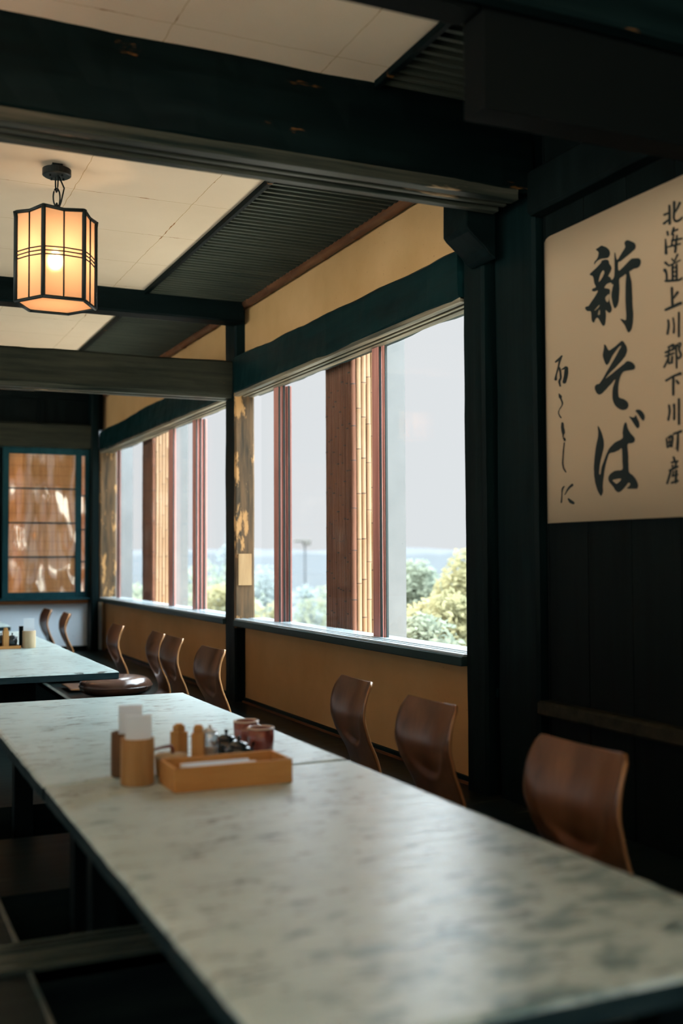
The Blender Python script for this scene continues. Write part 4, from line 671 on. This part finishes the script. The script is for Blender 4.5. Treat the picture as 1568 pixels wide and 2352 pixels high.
# cushions
def cushion(x, y, r, h, label):
    e_ = empty('round_cushion', (x, y, 0.001), label, 'cushion', 'round brown leather floor cushions')
    bm = bmesh.new(); rings = []
    for i in range(17):
        ph = -pi/2+pi*i/16; rr = r*(abs(cos(ph))**.55); zz = h/2+h/2*(1 if sin(ph) > 0 else -1)*abs(sin(ph))**.9
        if i in (0, 16): rr = .004
        rings.append([(rr*cos(2*pi*j/48)*(1+.008*cos(j*2*pi/48*16)), rr*sin(2*pi*j/48)*(1+.008*cos(j*2*pi/48*16)), zz-(.012*(1-rr/r) if i > 8 else 0)) for j in range(48)])
    ring_sweep(bm, rings); cv = link('cover', bm, leather, e_, smooth=True)
    bm = bmesh.new(); tube(bm, [(r*1.005*cos(2*pi*j/48), r*1.005*sin(2*pi*j/48), h/2) for j in range(48)], .004, 6, loop=True); link('piping', bm, leather, cv, smooth=True)
cushion(1.70, 7.60, .25, .145, 'puffy dark brown leather cushion shining in front of the far table end')
cushion(1.58, 8.72, .235, .13, 'second brown leather cushion mostly hidden under the far table')

# ================================================================ LANTERNS
def lantern(loc, label, power=None, seed=0):
    e_ = empty('paper_lantern', loc, label, 'lantern', 'hexagonal amber hanging lanterns')   # origin at the middle of the lantern
    ca = atan2(-loc[1], -loc[0]); R_, h0, h1 = .170, -.190, .190
    cs = [(R_*cos(ca+radians(a)), R_*sin(ca+radians(a))) for a in (42, -18, -78, -138, 162, 102)]
    if seed: pass
    fr = bmesh.new()
    for i, (x, y) in enumerate(cs):
        x2, y2 = cs[(i+1) % 6]; mx_, my_ = (x+x2)/2, (y+y2)/2
        tube(fr, [(x*1.02, y*1.02, h1+.006), (x, y, h1-.02), (x, y, 0), (x, y, h0)], .0095, 8)
        tube(fr, [(mx_*1.01, my_*1.01, h1), (mx_*1.01, my_*1.01, 0), (mx_*1.01, my_*1.01, h0)], .0035, 6)
        tube(fr, [(x, y, h1+.004), (mx_*.985, my_*.985, h1-.004), (x2, y2, h1+.004)], .008, 8)
        tube(fr, [(x, y, h0), (x2, y2, h0)], .008, 8)
        tube(fr, [(x, y, h1), (0, 0, h1+.02)], .005, 6)
        for dz in (-.012, .004, .020):
            tube(fr, [(x*1.02, y*1.02, dz), (mx_*1.025, my_*1.025, dz+.004), (x2*1.02, y2*1.02, dz)], .0028, 6)
    link('frame', fr, metal, e_, smooth=True)
    for i, (x, y) in enumerate(cs):
        x2, y2 = cs[(i+1) % 6]; bm = bmesh.new()
        vs = [bm.verts.new(p) for p in ((x*.985, y*.985, h0), (x2*.985, y2*.985, h0), (x2*.985, y2*.985, h1), (x*.985, y*.985, h1))]; bm.faces.new(vs)
        link('paper_panel', bm, paper_m, e_)
    bm = bmesh.new(); bm.faces.new([bm.verts.new((x*.98, y*.98, h0+.003)) for x, y in cs]); link('bottom_panel', bm, paper_m, e_)
    bm = bmesh.new(); lathe(bm, [(.001, -.032), (.018, -.026), (.029, -.008), (.031, .012), (.022, .032), (.013, .046), (.011, .06)], k=20); link('bulb', bm, bulb_m, e_, smooth=True)
    bm = bmesh.new(); lathe(bm, [(.016, .058), (.016, .10), (.004, .105), (.004, h1+.02)], k=12); link('socket', bm, metal, e_, smooth=True)
    top = CZ-loc[2]
    cn = bmesh.new(); zc = top-.052
    lathe(cn, [(.055, zc), (.061, zc+.004), (.061, zc+.030), (.050, zc+.034)], k=32)
    for a in range(4): lathe(cn, [(.005, zc-.008), (.005, zc)], .036*cos(a*pi/2+.5), .036*sin(a*pi/2+.5), 8)
    tube(cn, [(0, 0, top), (0, 0, zc+.03)], .008, 8); box(cn, -.022, .022, -.02, .02, top-.006, top)
    cp = link('canopy', cn, metal, e_, smooth=False)
    def oval(cz, hh, ww, ang):
        bm = bmesh.new(); pts = [(ww*cos(2*pi*j/20)*cos(ang), ww*cos(2*pi*j/20)*sin(ang), cz+hh*sin(2*pi*j/20)) for j in range(20)]
        tube(bm, pts, .0035, 6, loop=True); return bm
    z = h1+.012; gap = zc-z; hh = [gap*.14, gap*.2, gap*.26]; c = z
    for i, q in enumerate(hh):
        link('chain_link', oval(c+q, q+.006, .012+.003*i, ca+pi/2*(i % 2)+.3), metal, cp, smooth=True); c += 2*q*.93
    bm = bmesh.new(); tube(bm, [(.0, 0, z), (.018, -.006, z+gap*.35), (.03, -.012, z+gap*.7), (.01, 0, zc)], .0035, 6); link('cord', bm, metal, e_, smooth=True)
    ld = bpy.data.lights.new('lantern_light', 'POINT'); ld.energy = power or LAMP_W; ld.color = (1, .66, .42); ld.shadow_soft_size = .036
    lo = bpy.data.objects.new('lantern_light', ld); C.objects.link(lo); lo.parent = e_; lo.location = (0, 0, .01)
lantern((.797, 4.74, 2.245), 'lit hexagonal amber paper lantern hanging above the second table')
lantern((.797, 1.30, 2.245), 'added amber fill lantern above the nearest table, out of view over the camera', FILL_LAMP_W)  # unseen lanterns added as fill, stronger than the visible one
lantern((-1.9, 4.74, 2.245), 'added amber fill lantern left of the visible one, outside the picture', FILL_LAMP_W)
lantern((.10, 9.0, 2.245), 'added amber fill lantern above the fourth table, hidden by the beams', FILL_LAMP_W)
lantern((.0, 2.88, 2.245), 'added amber fill lantern between the two great beams, just outside the left edge', FILL_LAMP_W)

# ================================================================ TABLE THINGS
TZ = .3505
def bamboo_cup(x, y, r, h, mt, label, group):
    e_ = empty('bamboo_napkin_holder', (x, y, TZ), label, 'napkin holder', group)
    bm = bmesh.new(); lathe(bm, [(r*.96, 0), (r, .004), (r, h*.5), (r*.985, h-.002), (r*.97, h), (r*.86, h), (r*.85, h-.004), (r*.85, .01), (.001, .01)], k=40)
    link('cup', bm, mt, e_, smooth=True); return e_
def napkin(x, y, w_, d_, h, rz, label, n_=7):
    e_ = empty('paper_napkins', (x, y, TZ+.013), label, 'napkins', 'white paper napkin bundles', rz)
    for i in range(n_):
        bm = bmesh.new(); yy = -d_/2+d_*i/(n_-1); hh = h-.006*(i % 3)
        vs = []
        for (px, pz) in ((-w_/2, 0), (w_/2, 0), (w_/2, hh), (-w_/2, hh)):
            vs.append(bm.verts.new((px, yy+.004*sin(pz*30+i), pz))); vs.append(bm.verts.new((px, yy+.003+.004*sin(pz*30+i), pz)))
        for f in ((0, 2, 4, 6), (1, 7, 5, 3), (0, 1, 3, 2), (2, 3, 5, 4), (4, 5, 7, 6), (6, 7, 1, 0)): bm.faces.new([vs[q] for q in f])
        link('napkin', bm, napk, e_)
Gc = 'bamboo napkin cups'
bamboo_cup(.722, 2.955, .046, .125, bam_cup, 'large tan bamboo cup of napkins left of the long wooden tray', Gc)
napkin(.724, 2.955, .070, .030, .172, radians(-12), 'tall white paper napkins in the front bamboo cup')
bamboo_cup(.722, 3.085, .044, .122, grain('brown_bamboo_cup', (.10, .055, .03), (.17, .10, .05), (30, 30, 3), .45, .1), 'dark bamboo cup of napkins half hidden behind the front cup', Gc)
napkin(.733, 3.085, .066, .028, .183, radians(-12), 'white paper napkins in the half hidden rear cup')
bamboo_cup(1.121, 7.66, .044, .118, bam_pale, 'fawn bamboo cup of napkins on the third table', Gc)
napkin(1.119, 7.66, .072, .030, .187, radians(-8), 'white paper napkins in the fawn cup far away')
# long tray
e_ = empty('wooden_tray', (.945, 2.868, TZ), 'long honey coloured wooden tray holding chopstick sleeves', 'tray')
W, D, Hh, t = .166, .078, .064, .009
bx('front_board', (-W, W, -D, -D+t, 0, Hh), boxw, e_, .001); bx('back_board', (-W, W, D-t, D, 0, Hh), boxw, e_, .001)
bx('end_board', (-W, -W+t, -D+t, D-t, 0, Hh), boxw, e_, .001); bx('end_board', (W-t, W, -D+t, D-t, 0, Hh), boxw, e_, .001)
bx('bottom_board', (-W+t, W-t, -D+t, D-t, 0, .006), boxw, e_)
for i in range(5):
    yy = -.04+.02*i; e2 = empty('chopstick_sleeve', (.93+.006*((i*7) % 5-2), 2.868+yy, TZ+.0065), 'white paper chopstick sleeve in the long tray', 'chopsticks', 'chopstick sleeves in the long tray', radians((i*5) % 3-1))
    sv = bx('sleeve', (-.10, .09, -.0055, .0055, 0, .046+.004*(i % 2)), napk, e2, .001)
    bx('chopstick_tip', (.09, .115, -.0045, .0045, .004, .040), boxw, sv, .001)
# round wooden spice pot with spoon
e_ = empty('wooden_spice_pot', (.838, 3.035, TZ), 'small round wooden pot with spoon behind the tray, right of the napkin cup', 'pot')
bm = bmesh.new(); lathe(bm, [(.040, 0), (.044, .004), (.045, .045), (.043, .047)], k=32); link('body', bm, bam_cup, e_, smooth=True)
bm = bmesh.new(); lathe(bm, [(.046, .0472), (.047, .050), (.045, .057), (.001, .061)], k=32); link('lid', bm, bam_pale, e_, smooth=True)
bm = bmesh.new(); tube(bm, [(.005, .0, .060), (.004, -.005, .074), (-.004, -.008, .083), (-.03, -.012, .081), (-.055, -.014, .077)], [.005, .0045, .005, .004, .0035], 8); link('spoon_handle', bm, brown_gl, e_, smooth=True)
def shaker(x, y, rz, label, s=1.0, base=TZ):
    e_ = empty('wooden_shaker', (x, y, base), label, 'spice shaker', 'square wooden spice shakers', rz)
    bx('body', (-.0185*s, .0185*s, -.0185*s, .0185*s, 0, .110*s), boxz, e_, .002)
    bx('neck', (-.013*s, .013*s, -.013*s, .013*s, .110*s, .128*s), boxz, e_, .002)
    bm = bmesh.new(); lathe(bm, [(.011*s, .128*s), (.011*s, .132*s), (.001, .133*s)], k=16); link('cap', bm, boxz, e_)
shaker(.879, 3.10, radians(24), 'left one of two square wooden spice shakers behind the tray')
shaker(.924, 3.055, radians(-24), 'right one of two square wooden spice shakers behind the tray')
e_ = empty('glass_jar', (.966, 3.078, TZ), 'clear tapered glass jar between the wooden shakers and black pots', 'jar')
bm = bmesh.new(); lathe(bm, [(.020, 0), (.022, .003), (.026, .08), (.024, .098), (.020, .104)], k=28); link('body', bm, glassware, e_, smooth=True)
bm = bmesh.new(); lathe(bm, [(.001, .008), (.018, .008), (.022, .06), (.001, .062)], k=24); link('contents', bm, plain('pale_salt', (.72, .62, .54), .8), e_, smooth=True)
bm = bmesh.new(); lathe(bm, [(.021, .104), (.022, .108), (.019, .114), (.004, .116), (.006, .124), (.001, .128)], k=24); link('lid', bm, plain('clear_lid', (.6, .66, .7), .1), e_, smooth=True)
def pot(x, y, rz, label, s=1.0, h=.085):
    e_ = empty('soy_pot', (x, y, TZ), label, 'sauce pot', 'small black glazed soy sauce pots', rz)
    bm = bmesh.new(); lathe(bm, [(.026*s, 0), (.030*s, .003), (.039*s, .02), (.042*s, .042), (.038*s, .058), (.030*s, .066)], k=32); link('body', bm, black_gl, e_, smooth=True)
    bm = bmesh.new(); lathe(bm, [(.031*s, .0665), (.030*s, .071), (.018*s, .078), (.004*s, .080), (.004*s, .084), (.007*s, .089), (.006*s, .094), (.001, .096)], k=28); link('lid', bm, black_gl, e_, smooth=True)
    bm = bmesh.new(); tube(bm, [(.034*s, 0, .035), (.050*s, 0, .048), (.058*s, 0, .066), (.062*s, 0, .072)], [.010*s, .008*s, .006*s, .005*s], 10); link('spout', bm, black_gl, e_, smooth=True)
    bm = bmesh.new(); tube(bm, [(-.036*s, 0, .055), (-.055*s, 0, .060), (-.062*s, 0, .044), (-.052*s, 0, .026), (-.036*s, 0, .022)], .004*s, 8); link('handle', bm, black_gl, e_, smooth=True)
pot(1.040, 3.035, radians(20), 'black glazed soy pot behind the middle of the tray', .95)
pot(1.045, 3.165, radians(200), 'black glazed soy pot with taller lid behind the first pot', .95)
def teacup(x, y, label):
    e_ = empty('teacup', (x, y, TZ), label, 'teacup', 'straight brown glazed teacups')
    bm = bmesh.new(); lathe(bm, [(.034, 0), (.037, .004), (.040, .05), (.0405, .090), (.037, .090), (.0365, .05), (.034, .010), (.001, .009)], k=36); bd = link('body', bm, brown_gl, e_, smooth=True)
    bm = bmesh.new(); tube(bm, [(.0388*cos(2*pi*j/40), .0388*sin(2*pi*j/40), .0915) for j in range(40)], .0030, 8, loop=True); link('rim', bm, rim_gl, bd, smooth=True)
teacup(1.158, 3.17, 'brown glazed teacup in front of its twin behind the tray end')
teacup(1.163, 3.32, 'brown glazed teacup, the rear one of two behind the tray')
# far condiment set
e_ = empty('wooden_tray', (.955, 7.69, TZ), 'small flat wooden tray of condiments on the third table', 'tray')
bx('base_board', (-.13, .108, -.06, .06, 0, .008), boxw, e_); bx('front_edge', (-.13, .108, -.062, -.052, .008, .020), boxw, e_); bx('back_edge', (-.13, .108, .052, .062, .008, .020), boxw, e_)
shaker(.968, 7.67, .1, 'tall square wooden shaker on the far condiment tray', 1.0, TZ+.009)
shaker(.872, 7.70, .4, 'second wooden shaker at the left edge of the far tray', .95, TZ+.009)
TZ0 = TZ; TZ = TZ0+.009
pot(1.012, 7.68, radians(-60), 'black glazed soy pot on the far condiment tray', .85)
pot(.945, 7.725, radians(60), 'small black pot behind the shaker on the far tray', .7)
TZ = TZ0
e_ = empty('menu_stand', (1.085, 7.74, TZ), 'narrow black menu board behind the far bamboo cup', 'menu stand', None, radians(5))
bx('board', (-.02, .02, -.006, .006, .006, .145), blackwood, e_, .001); bx('foot', (-.03, .03, -.02, .02, 0, .007), blackwood, e_, .001)

# ================================================================ POSTER
POX, POY = 2.400, 3.44
e_ = empty('calligraphy_poster', (POX, POY, 0), 'cream paper poster with large black brush calligraphy on the dark board wall', 'poster')
bm = bmesh.new(); cols = []
PW, Z0, Z1 = .95, 1.087, 2.168
for i in range(41):
    u = .027+PW*i/40; bend = .012*max(0, 1-(u-.027)/.05)**2
    sag = .010*max(0, 1-(u-.027)/.06)**2
    cols.append([bm.verts.new((-.015+bend+.0012*sin(u*9), -u, z)) for z in (Z0, Z0+.3, Z0+.6, Z0+.9, Z1-sag)])
for a, b_ in zip(cols, cols[1:]):
    for j in range(4): bm.faces.new((a[j], a[j+1], b_[j+1], b_[j]))
s_ = link('paper_sheet', bm, poster_m, e_, smooth=True)
md = s_.modifiers.new('thick', 'SOLIDIFY'); md.thickness = .0006; md.offset = 1
def letters(name, data):
    bm = bmesh.new()
    for P in data:
        loops = [[Vector((0, -a/1000, b_/1000)) for a, b_ in L] for L in P]
        flat = [v for L in loops for v in L]
        def X(v): u = -v.y; return -.0172+.012*max(0, 1-(u-.027)/.05)**2+.0012*sin(u*9)
        vs = [bm.verts.new((X(v), v.y, v.z)) for v in flat]
        l2 = [[Vector((v.y, v.z, 0)) for v in L] for L in loops]
        for t_ in geometry.tessellate_polygon(l2):
            if len(set(t_)) == 3:
                try: bm.faces.new([vs[q] for q in t_])
                except ValueError: pass
    o_ = link(name, bm, ink, e_); return o_
letters('large_characters', BIG); letters('signature', SIGN); letters('column_text', COLUMN)
